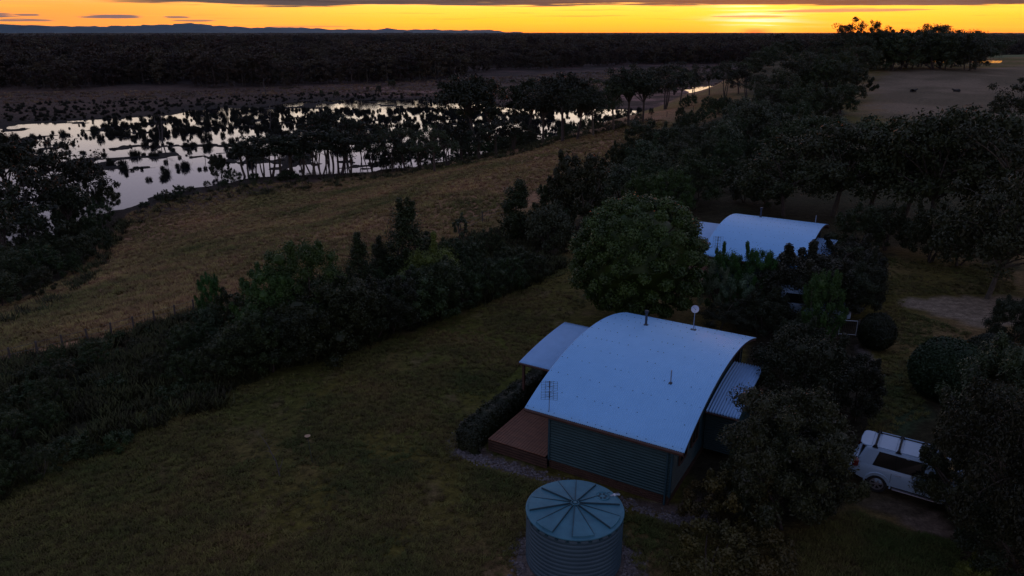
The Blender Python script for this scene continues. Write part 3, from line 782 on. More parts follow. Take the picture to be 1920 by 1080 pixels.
        mb = MB(); mb.tube([(a0, s0 - .03, ze - .05), (a1, s0 - .03, ze - .05)], .045, 8); mb.build('gutter', M['fascia'], q, smooth=True)
        for a in (a0 + .06, a1 - .10):
            mb = MB(); v = []
            for j in range(17):
                t = .1 + (s1 - s0 - .2) * j / 16; z = arcpt(t, w_, r_, ze)[0]; v += [(a, s0 + t, z - .025), (a + .04, s0 + t, z - .025), (a + .04, s0 + t, z - .14), (a, s0 + t, z - .14)]
            mb.add(v, [(4 * j + k, 4 * j + (k + 1) % 4, 4 * j + 4 + (k + 1) % 4, 4 * j + 4 + k) for j in range(16) for k in range(4)] + [(0, 1, 2, 3), (64, 67, 66, 65)]); mb.build('rafter', M['fascia'], q)
        return q
    side_roof('veranda_roof', -2.86, .06, VS0, VS1, VW, VR, VZ)
    side_roof('awning_roof', 6.50, 7.95, AS0, AS1, AW, AR, AZ, .125, .030)
    for s_ in (VS0 + .12, (VS0 + VS1) / 2, VS1 - .15):
        z = arcpt(s_ - VS0, VW, VR, VZ)[0] - .15
        mb = MB(); mb.box(-2.70, -2.58, s_ - .06, s_ + .06, .0, z); mb.build('veranda_post', M['fascia'], o, bevel=.006)
    # little side room under the awning
    mb = MB(); prof = corr_wall(0, .3, AZ - .12)
    v = []; cs_ = ((6.46, AS0 + .35), (7.75, AS0 + .35), (7.75, AS1 - .4), (6.46, AS1 - .4))
    for q, z in prof: v += [(6.46, AS0 + .35 - q, z), (7.75 + q, AS0 + .35 - q, z), (7.75 + q, AS1 - .4 + q, z), (6.46, AS1 - .4 + q, z)]
    mb.add(v, [(4 * j + k, 4 * j + (k + 1) % 4, 4 * j + 4 + (k + 1) % 4, 4 * j + 4 + k) for j in range(len(prof) - 1) for k in range(3)])
    mb.build('side_room_wall', M['wall'], o)
    # roof furniture
    s_ = 8.6; z = arcpt(s_, RW, RR, ZE)[0]
    mb = MB(); mb.tube([(2.15, s_, z - .05), (2.15, s_, z + .66)], .062, 12); f = mb.build('flue_pipe', M['flue'], o, smooth=True)
    mb = MB(); mb.tube([(2.15, s_, z + .66), (2.15, s_, z + .69), (2.15, s_, z + .78)], [.06, .10, .10], 12); mb.build('flue_cowl', M['flue'], f, smooth=True)
    mb = MB(); mb.tube([(2.15, s_, z - .02), (2.15, s_, z + .07)], [.15, .07], 12); mb.build('flashing', M['flue'], f, smooth=True)
    s_ = pipe2[1]; z = arcpt(s_, RW, RR, ZE)[0]
    mb = MB(); mb.tube([(pipe2[0], s_, z - .03), (pipe2[0], s_, z + .60)], .030, 10); f = mb.build('vent_pipe', M['metal'], o, smooth=True)
    mb = MB(); mb.tube([(pipe2[0], s_, z - .02), (pipe2[0], s_, z + .05)], [.11, .05], 10); mb.build('flashing', M['flue'], f, smooth=True)
    # TV antenna: mast with two grid reflectors and bow-tie elements
    x = 1.10; y = .16; z = arcpt(y, RW, RR, ZE)[0]
    mb = MB(); mb.tube([(x, y, z - .35), (x, y, z + 1.42)], .017, 8); an = mb.build('antenna_mast', M['metal'], o, smooth=True)
    Mr = Matrix.Translation((x, y, 0)) @ Matrix.Rotation(-YAW - .15, 4, 'Z')
    for zc in (z + .76, z + 1.22):
        mb = MB()
        for k in range(6): mb.tube([Mr @ Vector((-.34, -.05, zc - .19 + k * .076)), Mr @ Vector((.34, -.05, zc - .19 + k * .076))], .0055, 4)
        for xx in (-.34, -.17, 0, .17, .34): mb.tube([Mr @ Vector((xx, -.05, zc - .20)), Mr @ Vector((xx, -.05, zc + .20))], .006, 4)
        mb.build('reflector_grid', M['flue'], an)
        mb = MB()
        for dz_ in (-.1, .1):
            for sx in (-1, 1):
                for q in (-.05, .05): mb.tube([Mr @ Vector((.02 * sx, .06, zc + dz_)), Mr @ Vector((.2 * sx, .09, zc + dz_ + q))], .005, 4)
        mb.tube([Mr @ Vector((0, .03, zc - .16)), Mr @ Vector((0, .03, zc + .16))], .03, 6); mb.build('dipole_elements', M['flue'], an)
    if dish:
        x, y = 4.28, 9.6; z = arcpt(y, RW, RR, ZE)[0]
        mb = MB(); mb.tube([(x, y, z - .02), (x, y, z + 1.0)], .02, 8); dm = mb.build('dish_mast', M['metal'], o, smooth=True)
        mb = MB(); mb.box(x - .14, x + .14, y - .1, y + .1, z - .0, z + .03); mb.tube([(x + .12, y, z), (x, y, z + .4)], .01, 5); mb.build('mount_plate', M['flue'], dm)
        mb = MB(); d = Vector((-.45, -.85, .25)).normalized(); d = Matrix.Rotation(-YAW, 3, 'Z') @ Vector((-.12, -.97, .2)).normalized()
        c0 = Vector((x, y, z + 1.12)); u = d.orthogonal().normalized(); w = d.cross(u); v = []
        for rr_, dd in ((.0, -.05), (.08, -.042), (.15, -.02), (.19, .0), (.195, .0), (.15, -.03), (.0, -.065)):
            for k in range(20):
                t = 2 * PI * k / 20; v.append(c0 + d * dd + (u * math.cos(t) + w * math.sin(t)) * max(rr_, .001))
        mb.add(v, [(20 * j + k, 20 * j + (k + 1) % 20, 20 * j + 20 + (k + 1) % 20, 20 * j + 20 + k) for j in range(6) for k in range(20)])
        mb.build('dish', M['dish'], dm, smooth=True)
        mb = MB(); mb.tube([c0 - w * .17, c0 + d * .2], .006, 5); mb.tube([c0 + d * .2, c0 + d * .16], .02, 6); mb.build('receiver_arm', M['flue'], dm)
    return o
VS0, VS1, VW, VR, VZ = 4.5, 9.6, 9.0, .38, 2.52
AS0, AS1, AW, AR, AZ = 4.6, 9.3, 8.6, .50, 2.35
HA = Vector((.53, 27.74, 0)); HB = HA + Vector((13.04, 22.7, 0))
cottage(HA, 'nearer cottage with curved blue-grey roof, timber deck and satellite dish', True)
cottage(HB, 'farther cottage with curved roof, half hidden behind trees', False, (6.1, 9.8))
def hl(a, b, z=0):
    c, s_ = math.cos(YAW), math.sin(YAW); return Vector((HA.x + a * c - b * s_, HA.y + a * s_ + b * c, z))

# ------------------------------------------------------------------ water tank
tc_ = pz(1078, 947, 2.25); TX, TY = float(tc_[0]), float(tc_[1]); TR = 1.72
tank = empty('rainwater_tank', (TX, TY, 0)); tag(tank, 'large round ribbed blue-green water tank in front of the near cottage', 'water tank')
prof = []
for k in range(12):
    z0 = .03 + k * .166
    prof += [(TR - .028, z0), (TR - .028, z0 + .045), (TR - .004, z0 + .062), (TR, z0 + .085), (TR, z0 + .125), (TR - .012, z0 + .148)]
prof += [(TR - .03, 2.03), (TR - .03, 2.09)]
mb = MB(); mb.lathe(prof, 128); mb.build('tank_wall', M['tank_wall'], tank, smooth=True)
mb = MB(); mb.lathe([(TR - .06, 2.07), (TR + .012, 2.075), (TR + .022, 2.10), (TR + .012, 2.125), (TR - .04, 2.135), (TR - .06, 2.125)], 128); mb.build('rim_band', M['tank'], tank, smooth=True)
mb = MB()
for k in range(56):
    if k % 2: continue
    a = 2 * PI * k / 56; mb.box(-.055, .055, -.018, .012, 1.985, 2.035, Matrix.Translation((0, 0, 0)) @ Matrix.Rotation(a, 4, 'Z') @ Matrix.Translation((0, -TR - .0, 0)))
for k in range(56):
    pass
mb.build('rim_clips', M['tank_dark'], tank, kind='stuff')
def lidz(r): return 2.125 + .20 * (1 - r / TR)
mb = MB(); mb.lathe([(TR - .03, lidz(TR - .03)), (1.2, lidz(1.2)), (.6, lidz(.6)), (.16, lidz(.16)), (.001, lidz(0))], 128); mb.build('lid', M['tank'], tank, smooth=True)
NP = 7
for k in range(NP):
    a0 = 2 * PI * (k + .10) / NP; a1 = a0 + 2 * PI * .52 / NP
    mb = MB(); v = []
    for r_, h_ in ((.20, .030), (TR - .10, .058)):
        sh = .03 / r_
        for m in range(7):
            a = a0 + (a1 - a0) * m / 6; v.append((r_ * math.cos(a), r_ * math.sin(a), lidz(r_) + h_))
    for r_ in (.20, TR - .085):
        for m in range(7):
            a = a0 + (a1 - a0) * m / 6; v.append((r_ * math.cos(a), r_ * math.sin(a), lidz(r_) - .01))
    f_ = [(m, m + 1, 7 + m + 1, 7 + m) for m in range(6)] + [(14 + m, 14 + m + 1, m + 1, m) for m in range(6)] + [(7 + m, 7 + m + 1, 21 + m + 1, 21 + m) for m in range(6)] + [(0, 7, 21, 14), (6, 13, 27, 20)]
    mb.add(v, f_); mb.build('raised_lid_panel', M['tank'], tank)
    for aa in (a0, a1):
        mb = MB(); u = Vector((math.cos(aa), math.sin(aa), 0)); w = Vector((-u.y, u.x, 0)) * .016
        p = [u * .17 + Vector((0, 0, lidz(.17))), u * (TR - .12) + Vector((0, 0, lidz(TR - .12)))]
        mb.add([p[0] - w, p[0] + w, p[1] + w, p[1] - w, *[q + Vector((0, 0, .066)) for q in (p[0] - w * .6, p[0] + w * .6, p[1] + w * .6, p[1] - w * .6)]],
               [(0, 1, 5, 4), (1, 2, 6, 5), (2, 3, 7, 6), (3, 0, 4, 7), (4, 5, 6, 7)]); mb.build('lid_rib', M['tank_dark'], tank)
mb = MB(); z = lidz(.1); mb.lathe([(.15, z - .02), (.15, z + .05), (.125, z + .055), (.12, z + .01), (.07, z + .01), (.065, z + .06), (.001, z + .065)], 24); hb = mb.build('lid_hub', M['tank'], tank, smooth=True)
for k in range(7):
    a = 2 * PI * k / 7; mb = MB(); mb.tube([(.05 * math.cos(a), .05 * math.sin(a), z + .05), (.13 * math.cos(a), .13 * math.sin(a), z + .05)], .012, 6); mb.build('hub_spoke', M['tank_dark'], hb)
hx, hy = 1.16 * math.cos(math.radians(27)), 1.16 * math.sin(math.radians(27)); z = lidz(1.16)
mb = MB(); mb.lathe([(.255, z - .05), (.255, z + .075), (.235, z + .085), (.225, z + .06), (.001, z + .066)], 32, hx, hy); mh = mb.build('access_hatch', M['tank'], tank, smooth=True)
for k in range(6):
    a = 2 * PI * k / 6; x, y = hx + .13 * math.cos(a), hy + .13 * math.sin(a)
    mb = MB(); mb.lathe([(.05, z + .06), (.05, z + .074), (.036, z + .076), (.034, z + .066), (.001, z + .066)], 12, x, y); mb.build('hatch_boss', M['tank_dark'], mh)
mb = MB(); ov = (1.60 * math.cos(math.radians(24)), 1.60 * math.sin(math.radians(24)))
mb.tube([(ov[0] - .14, ov[1] - .06, 2.20), (ov[0] + .05, ov[1] + .02, 2.21), (ov[0] + .22, ov[1] + .03, 2.20)], .042, 10); op = mb.build('inlet_pipe', M['metal'], tank, smooth=True)
mb = MB(); mb.tube([(ov[0] - .02, ov[1] - .01, 2.205), (ov[0] + .04, ov[1] + .015, 2.21)], .055, 10); mb.build('pipe_collar', M['dish'], op, smooth=True)

# ------------------------------------------------------------------ vehicles
def boolean_cut(o, cutters):
    for i, c in enumerate(cutters):
        m = o.modifiers.new('c%d' % i, 'BOOLEAN'); m.operation = 'DIFFERENCE'; m.object = c; m.solver = 'EXACT'
    bpy.context.view_layer.update()
    me = bpy.data.meshes.new_from_object(o.evaluated_get(bpy.context.evaluated_depsgraph_get()))
    o.modifiers.clear(); o.data = me
    for c in cutters: bpy.data.objects.remove(c)
def wagon(loc, rz, label, rack=True):
    o = empty('parked_car', loc, rz); tag(o, label, 'car')
    # lower body: sections along x (rear -2.45 .. front 2.45), ring of half-profile points
    secs = [(-2.46, .80, .62, 1.02, .90), (-2.38, .90, .50, 1.14, .86), (-2.0, .965, .42, 1.19, .90), (-1.0, .985, .40, 1.20, .92), (.3, .985, .40, 1.17, .92), (1.0, .98, .40, 1.14, .90),
            (1.15, .975, .40, 1.13, .88), (1.9, .95, .42, 1.05, .82), (2.3, .88, .46, .98, .74), (2.46, .74, .55, .86, .62)]
    ring = []; V = []
    for (x, hw, zb, zt, ht) in secs:
        half = [(hw * .80, zb), (hw * .97, zb + .06), (hw, zb + .22), (hw * .992, zb + .42), (hw * .975, zt - .10), (hw * .93, zt - .02), (ht * .86, zt + .01), (0, zt + .035)]
        rg = [(x, -y, z) for y, z in half] + [(x, y, z) for y, z in half[:-1][::-1]]; V += rg; n = len(rg)
    Fq = [(i * n + k, i * n + (k + 1) % n, (i + 1) * n + (k + 1) % n, (i + 1) * n + k) for i in range(len(secs) - 1) for k in range(n)] + [tuple(range(n))[::-1], tuple((len(secs) - 1) * n + k for k in range(n))]
    mb = MB(); mb.add(V, Fq); body = mb.build('body', M['carpaint'], o, smooth=True)
    cut = []
    for x in (-1.42, 1.43):
        c = MB(); c.lathe([(.47, -1.3), (.47, 1.3)], 28, x, .42, 'y'); nn = 28
        c.F.append(tuple(range(nn))); c.F.append(tuple(range(nn, 2 * nn))[::-1]); cut.append(c.build('cut', M['carlow']))
    boolean_cut(body, cut)
    try: body.data.set_sharp_from_angle(angle=math.radians(32))
    except Exception: pass
    mb = MB(); mb.box(-1.95, 1.95, -.80, .80, .40, .98); mb.build('underbody', M['carlow'], o)
    # cabin: belt line, upper line; rear screen and windscreen slope
    zb, zt = 1.17, 1.80
    lo = [(-2.30, .84), (-2.05, .90), (-.5, .915), (.95, .90), (1.20, .84)]
    hi = [(-2.06, .70), (-1.9, .745), (-.5, .765), (.25, .745), (.45, .70)]
    V = []; n = 10
    for (x, y) in lo + [(x, -y) for x, y in lo[::-1]]: V.append((x, y, zb))
    for (x, y) in hi + [(x, -y) for x, y in hi[::-1]]: V.append((x, y, zt))
    for (x, y) in hi + [(x, -y) for x, y in hi[::-1]]: V.append((x * .985 - .01, y * .90, zt + .075))
    Fq = [(r_ * n + k, r_ * n + (k + 1) % n, (r_ + 1) * n + (k + 1) % n, (r_ + 1) * n + k) for r_ in (0, 1) for k in range(n)] + [tuple(20 + k for k in range(n))]
    mb = MB(); mb.add(V, Fq); cab = mb.build('cabin', M['carpaint'], o, bevel=.035, smooth=True)
    # glass set proud of the cabin
    def sidept(x, t, sgn, out=.006):
        yl = np.interp(x, [p[0] for p in lo], [p[1] for p in lo]); yh = np.interp(x, [p[0] for p in hi], [p[1] for p in hi]); y = yl + (yh - yl) * t
        return Vector((x, sgn * (y + out), zb + (zt - zb) * t))
    for sgn in (-1, 1):
        for (xa, xb, xc, xd) in ((-1.66, -.90, -.90, -1.50), (-.88, .02, .02, -.88), (.04, .95, .40, .04)):
            mb = MB(); q = []
            for out in (.001, .012):
                q += [sidept(xa, .06, sgn, out + .004), sidept(xb, .06, sgn, out + .004), sidept(xc, .93, sgn, out + .004), sidept(xd, .93, sgn, out + .004)]
            mb.add(q, [(0, 1, 2, 3), (4, 5, 6, 7), (0, 1, 5, 4), (1, 2, 6, 5), (2, 3, 7, 6), (3, 0, 4, 7)]); mb.build('side_window', M['glass'], cab)
        mb = MB()
        for (xa, xb, xc, xd) in ((-1.70, -.90, -.90, -1.53), (-.90, .03, .03, -.90), (.03, .98, .40, .03)):
            q = []
            for out in (-.01, .008): q += [sidept(xa, .02, sgn, out), sidept(xb, .02, sgn, out), sidept(xc, .97, sgn, out), sidept(xd, .97, sgn, out)]
            mb.add(q, [(4, 5, 6, 7), (0, 1, 5, 4), (1, 2, 6, 5), (2, 3, 7, 6), (3, 0, 4, 7)])
        mb.build('window_surround', M['carlow'], cab)
    mb = MB(); mb.add([(-2.283, .72, 1.25), (-2.283, -.72, 1.25), (-2.11, -.64, 1.72), (-2.11, .64, 1.72), (-2.295, .72, 1.25), (-2.295, -.72, 1.25), (-2.122, -.64, 1.72), (-2.122, .64, 1.72)],
                      [(0, 1, 2, 3), (4, 5, 6, 7), (0, 1, 5, 4), (1, 2, 6, 5), (2, 3, 7, 6), (3, 0, 4, 7)]); mb.build('rear_window', M['glass'], cab)
    mb = MB(); mb.add([(1.13, .76, 1.26), (1.13, -.76, 1.26), (.52, -.66, 1.75), (.52, .66, 1.75), (1.15, .76, 1.27), (1.15, -.76, 1.27), (.54, -.66, 1.76), (.54, .66, 1.76)],
                      [(0, 1, 2, 3), (4, 5, 6, 7), (0, 1, 5, 4), (1, 2, 6, 5), (2, 3, 7, 6), (3, 0, 4, 7)]); mb.build('windscreen', M['glass'], cab)
    # rear spoiler with rounded tail
    out = [(-1.86, .66), (-2.12, .66), (-2.24, .60), (-2.30, .46), (-2.33, 0), (-2.30, -.46), (-2.24, -.60), (-2.12, -.66), (-1.86, -.66)]
    mb = MB(); mb.prism(out, 1.835, 1.90); mb.build('rear_spoiler', M['carpaint'], o, bevel=.03, smooth=True)
    if rack:
        for sgn in (-1, 1):
            mb = MB(); mb.tube([(-1.8, sgn * .68, 1.86), (-1.7, sgn * .68, 1.93), (0, sgn * .685, 1.945), (.25, sgn * .67, 1.92), (.35, sgn * .66, 1.86)], .022, 8); mb.build('roof_rail', M['carpaint'], o, smooth=True)
        for x in (-1.72, -.86, .0):
            mb = MB(); mb.box(x - .04, x + .04, -.68, .68, 1.95, 1.985)
            for sgn in (-1, 1): mb.add([(x - .11, sgn * .74, 1.885), (x + .11, sgn * .74, 1.885), (x + .11, sgn * .62, 1.885), (x - .11, sgn * .62, 1.885), (x - .04, sgn * .70, 1.99), (x + .04, sgn * .70, 1.99), (x + .04, sgn * .62, 1.99), (x - .04, sgn * .62, 1.99)], [(0, 1, 5, 4), (1, 2, 6, 5), (2, 3, 7, 6), (3, 0, 4, 7), (4, 5, 6, 7)])
            mb.build('roof_bar', M['carlow'], o, bevel=.006)
        for (x0, x1) in ((-1.60, -.98), (-.74, -.12), (.12, .62)):
            mb = MB(); xm = .36 if x1 > .5 else x1
            mb.prism([(x0, -.56), (x0 + .06, -.61), (xm - .06, -.61), (xm, -.56), (xm, .56), (xm - .06, .61), (x0 + .06, .61), (x0, .56)], 1.872, 1.905); mb.build('roof_panel', M['carpaint'], o, bevel=.012, smooth=True)
    for x in (-1.42, 1.43):
        for sgn in (-1, 1):
            w = MB(); yo = sgn * .985; yi = sgn * .72
            w.lathe([(.25, yi), (.38, yi), (.40, yi + sgn * .03), (.40, yo - sgn * .04), (.375, yo), (.27, yo), (.255, yo - sgn * .03), (.24, yo - sgn * .12), (.001, yo - sgn * .12)], 32, x, .40, 'y'); tyre = w.build('wheel', M['tyre'], o, smooth=True)
            w = MB(); w.lathe([(.262, yo - sgn * .012), (.225, yo - sgn * .012), (.222, yo - sgn * .07)], 28, x, .40, 'y')
            for k in range(6):
                a = 2 * PI * k / 6 + .3
                w.box(-.028, .028, -.012, .012, .03, .245, Matrix.Translation((x, yo - sgn * .03, .40)) @ Matrix.Rotation(a, 4, 'Y'))
            w.lathe([(.065, yo - sgn * .05), (.06, yo - sgn * .01), (.001, yo - sgn * .008)], 16, x, .40, 'y'); w.build('rim', M['rim'], tyre, smooth=True)
            w = MB(); nA = 18; v = []
            for k in range(nA + 1):
                a = -.12 + (PI + .24) * k / nA
                for rr_, yy in ((.46, sgn * .93), (.46, sgn * 1.0), (.50, sgn * 1.0), (.525, sgn * .97)): v.append((x + rr_ * math.cos(a), yy, .42 + rr_ * math.sin(a)))
            w.add(v, [(4 * k + j, 4 * k + j + 1, 4 * k + 5 + j, 4 * k + 4 + j) for k in range(nA) for j in range(3)]); w.build('wheel_arch', M['carpaint'], o, smooth=True)
    for sgn in (-1, 1):
        mb = MB(); mb.add([(-2.43, sgn * .70, .98), (-2.46, sgn * .70, 1.24 - .02), (-2.34, sgn * .94, 1.20), (-2.22, sgn * .985, .98), (-2.40, sgn * .90, .96), (-2.30, sgn * .72, 1.24), (-2.2, sgn * .93, 1.22)],
                          [(0, 1, 2, 4), (4, 2, 3), (1, 5, 6, 2), (2, 6, 3)]); mb.box(-2.44, -2.26, min(sgn * .74, sgn * .945), max(sgn * .74, sgn * .945), .93, 1.17); mb.build('tail_light', M['redlight'], o, bevel=.02)
        mb = MB(); mb.box(2.28, 2.42, min(sgn * .5, sgn * .86), max(sgn * .5, sgn * .86), .82, .96); mb.build('headlight', M['lamp'], o, bevel=.02)
        for x in (-.72, .25):
            mb = MB(); mb.tube([(x - .11, sgn * .975, 1.03), (x - .08, sgn * 1.0, 1.03), (x + .08, sgn * 1.0, 1.03), (x + .11, sgn * .975, 1.03)], .015, 6); mb.build('door_handle', M['rim'], o, smooth=True)
        for x in (-.96, -.02, .98):
            mb = MB(); mb.box(x - .006, x + .006, min(sgn * .975, sgn * .988), max(sgn * .975, sgn * .988), .62, 1.05); mb.build('door_seam', M['carlow'], o)
        mb = MB(); mb.box(.80, 1.0, min(sgn * .93, sgn * 1.14), max(sgn * .93, sgn * 1.14), 1.18, 1.34); mb.build('wing_mirror', M['carpaint'], o, bevel=.03, smooth=True)
        mb = MB(); mb.box(-.85, .9, min(sgn * .93, sgn * 1.07), max(sgn * .93, sgn * 1.07), .37, .41); mb.build('side_step', M['rim'], o, bevel=.01)
    mb = MB(); mb.prism([(-2.40, .93), (-2.54, .84), (-2.58, 0), (-2.54, -.84), (-2.40, -.93)], .56, .80); mb.build('rear_bumper', M['carpaint'], o, bevel=.04, smooth=True)
    mb = MB(); mb.prism([(2.30, -.86), (2.52, -.70), (2.58, 0), (2.52, .70), (2.30, .86)], .45, .72); mb.build('front_bumper', M['carpaint'], o, bevel=.04, smooth=True)
    mb = MB(); mb.box(2.42, 2.50, -.45, .45, .76, .95); mb.build('grille', M['carlow'], o)
    return o
c1, s1 = math.cos(math.radians(-33)), math.sin(math.radians(-33))
rw = pz(1640, 923, 0)        # rear near-side wheel on the ground
lx, ly = -1.42, -.985
wagon((float(rw[0]) - (lx * c1 - ly * s1), float(rw[1]) - (lx * s1 + ly * c1), 0), math.radians(-33), 'white four wheel drive wagon with roof bars, nose under the dark tree')
q = pz(1514, 594, 0)
wagon((float(q[0]), float(q[1]), 0), math.radians(-20), 'white wagon almost hidden behind the bushy tree past the near cottage', False)

# ------------------------------------------------------------------ hedge, gate, stakes, fences
def dist_leaves(V): return npmesh('leaves', V, quads(V), M['hedge'])
def leafy_surface(pts, nrm, n, size, R, jitter=.06):
    i = R.integers(0, len(pts), n); p = pts[i] + R.normal(size=(n, 3)) * jitter; m = nrm[i] + R.normal(size=(n, 3)) * .6; m /= np.linalg.norm(m, axis=1)[:, None]
    a = np.cross(m, R.normal(size=(n, 3))); a /= np.linalg.norm(a, axis=1)[:, None]; b = np.cross(m, a); sz = size * (.6 + .8 * R.random(n))[:, None]
    return np.stack([p + a * sz * .5, p + b * sz * .3, p - a * sz * .5, p - b * sz * .3], 1).reshape(-1, 3)
hd = empty('clipped_hedge', hl(-2.84, 0)); hd.rotation_euler = (0, 0, YAW); tag(hd, 'low dark clipped hedge curving along the edge of the deck', 'hedge')
path = [(.1, -.75 + .35), (-.12, .2), (-.2, 1.2), (-.2, 3), (-.15, 5), (-.1, 7.5), (0, 9.5)]
R9 = np.random.default_rng(5); ps = []; ns = []; mbh = MB()
for i in range(240):
    t = i / 239 * (len(path) - 1); k = min(int(t), len(path) - 2); f_ = t - k
    cx = path[k][0] * (1 - f_) + path[k + 1][0] * f_; cy = path[k][1] * (1 - f_) + path[k + 1][1] * f_
    hh = 1.0 + .05 * math.sin(i * .21) ; en = math.sqrt(min(1, (i + .3) / 9, (239.3 - i) / 9)); ww = (.50 + .05 * math.sin(i * .13 + 1)) * en; hh *= (.35 + .65 * en) * (1 + .05 * math.sin(i * .37))
    for j in range(24):
        a = PI * j / 23; sx = math.copysign(abs(math.cos(a)) ** .45, math.cos(a)); sz_ = abs(math.sin(a)) ** .45
        ps.append((cx + sx * ww, cy, .02 + sz_ * hh)); ns.append((math.cos(a), 0 if i > 10 else -1.6 + .14 * i, math.sin(a) + .1))
ps = np.array(ps); ns = np.array(ns)
V = leafy_surface(ps, ns, 30000, .085, R9, .065)
link(bpy.data.objects.new('foliage', dist_leaves(V)), hd)
I = np.arange(240 * 24).reshape(240, 24); cc_ = ps.copy(); cc_[:24] = cc_[:24].mean(0); cc_[-24:] = cc_[-24:].mean(0)
link(bpy.data.objects.new('inner_branches', npmesh('inner', cc_, np.stack([I[:-1, :-1], I[1:, :-1], I[1:, 1:], I[:-1, 1:]], -1).reshape(-1, 4), M['hedge'])), hd)

def ball_bush(px, py, hpx, wm_, label, lm):
    P = gp(px, py); h_ = hmetres(P, hpx); o = empty('clipped_round_bush', P); tag(o, label, 'bush')
    R = np.random.default_rng(px); d = R.normal(size=(9000, 3)); d /= np.linalg.norm(d, axis=1)[:, None]
    q = 1 + .06 * np.sin(d[:, :1] * 5 + px) * np.cos(d[:, 1:2] * 4)
    ps = d * q * np.array([wm_ * h_ / 2, wm_ * h_ / 2, h_ * .52]) + np.array([0, 0, h_ * .5])
    V = leafy_surface(ps, d, 24000, .09 * h_ / 2.4, R, .05)
    V2, F2 = core([(0, 0, h_ * .5)], [(wm_ * h_ * .46, wm_ * h_ * .46, h_ * .48)], R)
    V = np.concatenate([V, V2[F2].reshape(-1, 3)])
    link(bpy.data.objects.new('foliage', npmesh('foliage', V, quads(V), lm)), o)
    mb = MB(); mb.tube([(0, 0, -.1), (0, 0, h_ * .5)], .07, 7); mb.build('trunk', M['bark'], o)
ball_bush(1764, 742, 100, 1.12, 'round clipped green bush on the lawn above the parked car', M['topiary'])
ball_bush(1850, 700, 68, 1.2, 'smaller dark clipped bush touching the tree at the right edge', M['hedge'])
ball_bush(1640, 652, 60, .95, 'dark rounded bush beside the white framed gate', M['hedge'])

P0 = pz(1572, 628, 0); P1 = pz(1604, 630, 0)
g = empty('garden_gate', P0); dirv = Vector((P1 - P0)); gw = dirv.length; g.rotation_euler = (0, 0, math.atan2(dirv.y, dirv.x)); tag(g, 'white framed garden gate with thin upright bars beside dark bushes', 'gate')
mb = MB()
for z_ in (.08, 1.0): mb.tube([(0, 0, z_), (gw, 0, z_)], .022, 8)
for x_ in (0, gw): mb.tube([(x_, 0, 0), (x_, 0, 1.02)], .022, 8)
gf = mb.build('gate_frame', M['white'], g, smooth=True)
for k in range(1, 9):
    mb = MB(); mb.tube([(gw * k / 9, 0, .09), (gw * k / 9, 0, .99)], .009, 6); mb.build('bar', M['post'], g)
for x_ in (-.1, gw + .1):
    mb = MB(); mb.box(x_ - .045, x_ + .045, -.045, .045, -.1, 1.1); mb.build('gate_post', M['post'], g)

P = gp(586, 868); o = empty('bird_feeder', P); tag(o, 'small pale round dish on a thin stake in the lawn', 'bird feeder')
hh = hmetres(P, 48); mb = MB(); mb.tube([(0, 0, -.1), (-.1, 0, hh)], .012, 6); mb.build('stake', M['flue'], o)
mb = MB(); mb.lathe([(.001, hh), (.10, hh + .005), (.13, hh + .04), (.115, hh + .04), (.09, hh + .02), (.001, hh + .018)], 20, -.1, 0); mb.build('dish', M['terracotta'], o, smooth=True)

P = gp(525, 892); o = empty('bare_sapling', P); tag(o, 'leafless crooked sapling standing alone on the lawn', 'sapling')
mb = MB(); rr = random.Random(4)
mb.tube([(0, 0, -.1), (-.05, .0, .35), (-.12, .05, .7), (-.3, .1, 1.1), (-.42, .1, 1.5), (-.8, .15, 2.1)], [.035, .03, .025, .02, .014, .005], 6)
mb.tube([(-.04, 0, .25), (.12, 0, .55), (.2, .05, .85)], [.024, .016, .008], 6)
mb.build('trunk', M['deadwood'], o, smooth=True)
mb = MB()
for k in range(12):
    a = Vector((-.1 - .06 * k, .1, .7 + .11 * k)); mb.tube([a, a + Vector((rr.uniform(-.4, .4), rr.uniform(-.3, .3), rr.uniform(.1, .4)))], [.007, .002], 4)
mb.build('twigs', M['deadwood'], o)

def fence(pts, n, label):
    g = [gp(*p) for p in pts]; o = empty('wire_fence', g[0]); tag(o, label, 'fence'); org = g[0]
    Ls = [0]
    for a, b in zip(g, g[1:]): Ls.append(Ls[-1] + (b - a).length)
    ps = []
    for k in range(n):
        d = Ls[-1] * k / (n - 1); j = max(i for i in range(len(g) - 1) if Ls[i] <= d + 1e-6); f_ = (d - Ls[j]) / (Ls[j + 1] - Ls[j]); q = g[j].lerp(g[j + 1], f_); q.z = float(terrain(q.x, q.y)); ps.append(q - org)
    for q in ps:
        mb = MB(); mb.tube([q - Vector((0, 0, .3)), q + Vector((rnd.uniform(-.05, .05), 0, 1.2))], .06, 6); mb.build('post', M['post'], o)
    for zz in (.35, .75, 1.1):
        mb = MB(); mb.tube([q + Vector((0, 0, zz)) for q in ps], .012, 4); mb.build('wire', M['wire'], o)
fence([(-30, 700), (150, 655), (280, 618), (400, 582)], 11, 'post and wire fence along the lower edge of the brown meadow, left')
fence([(860, 440), (921, 410), (1000, 396), (1060, 372)], 5, 'short post and wire fence behind the columnar bush')
fence([(1075, 260), (1150, 245), (1230, 226), (1300, 208)], 7, 'far fence between the meadow and the shore trees')

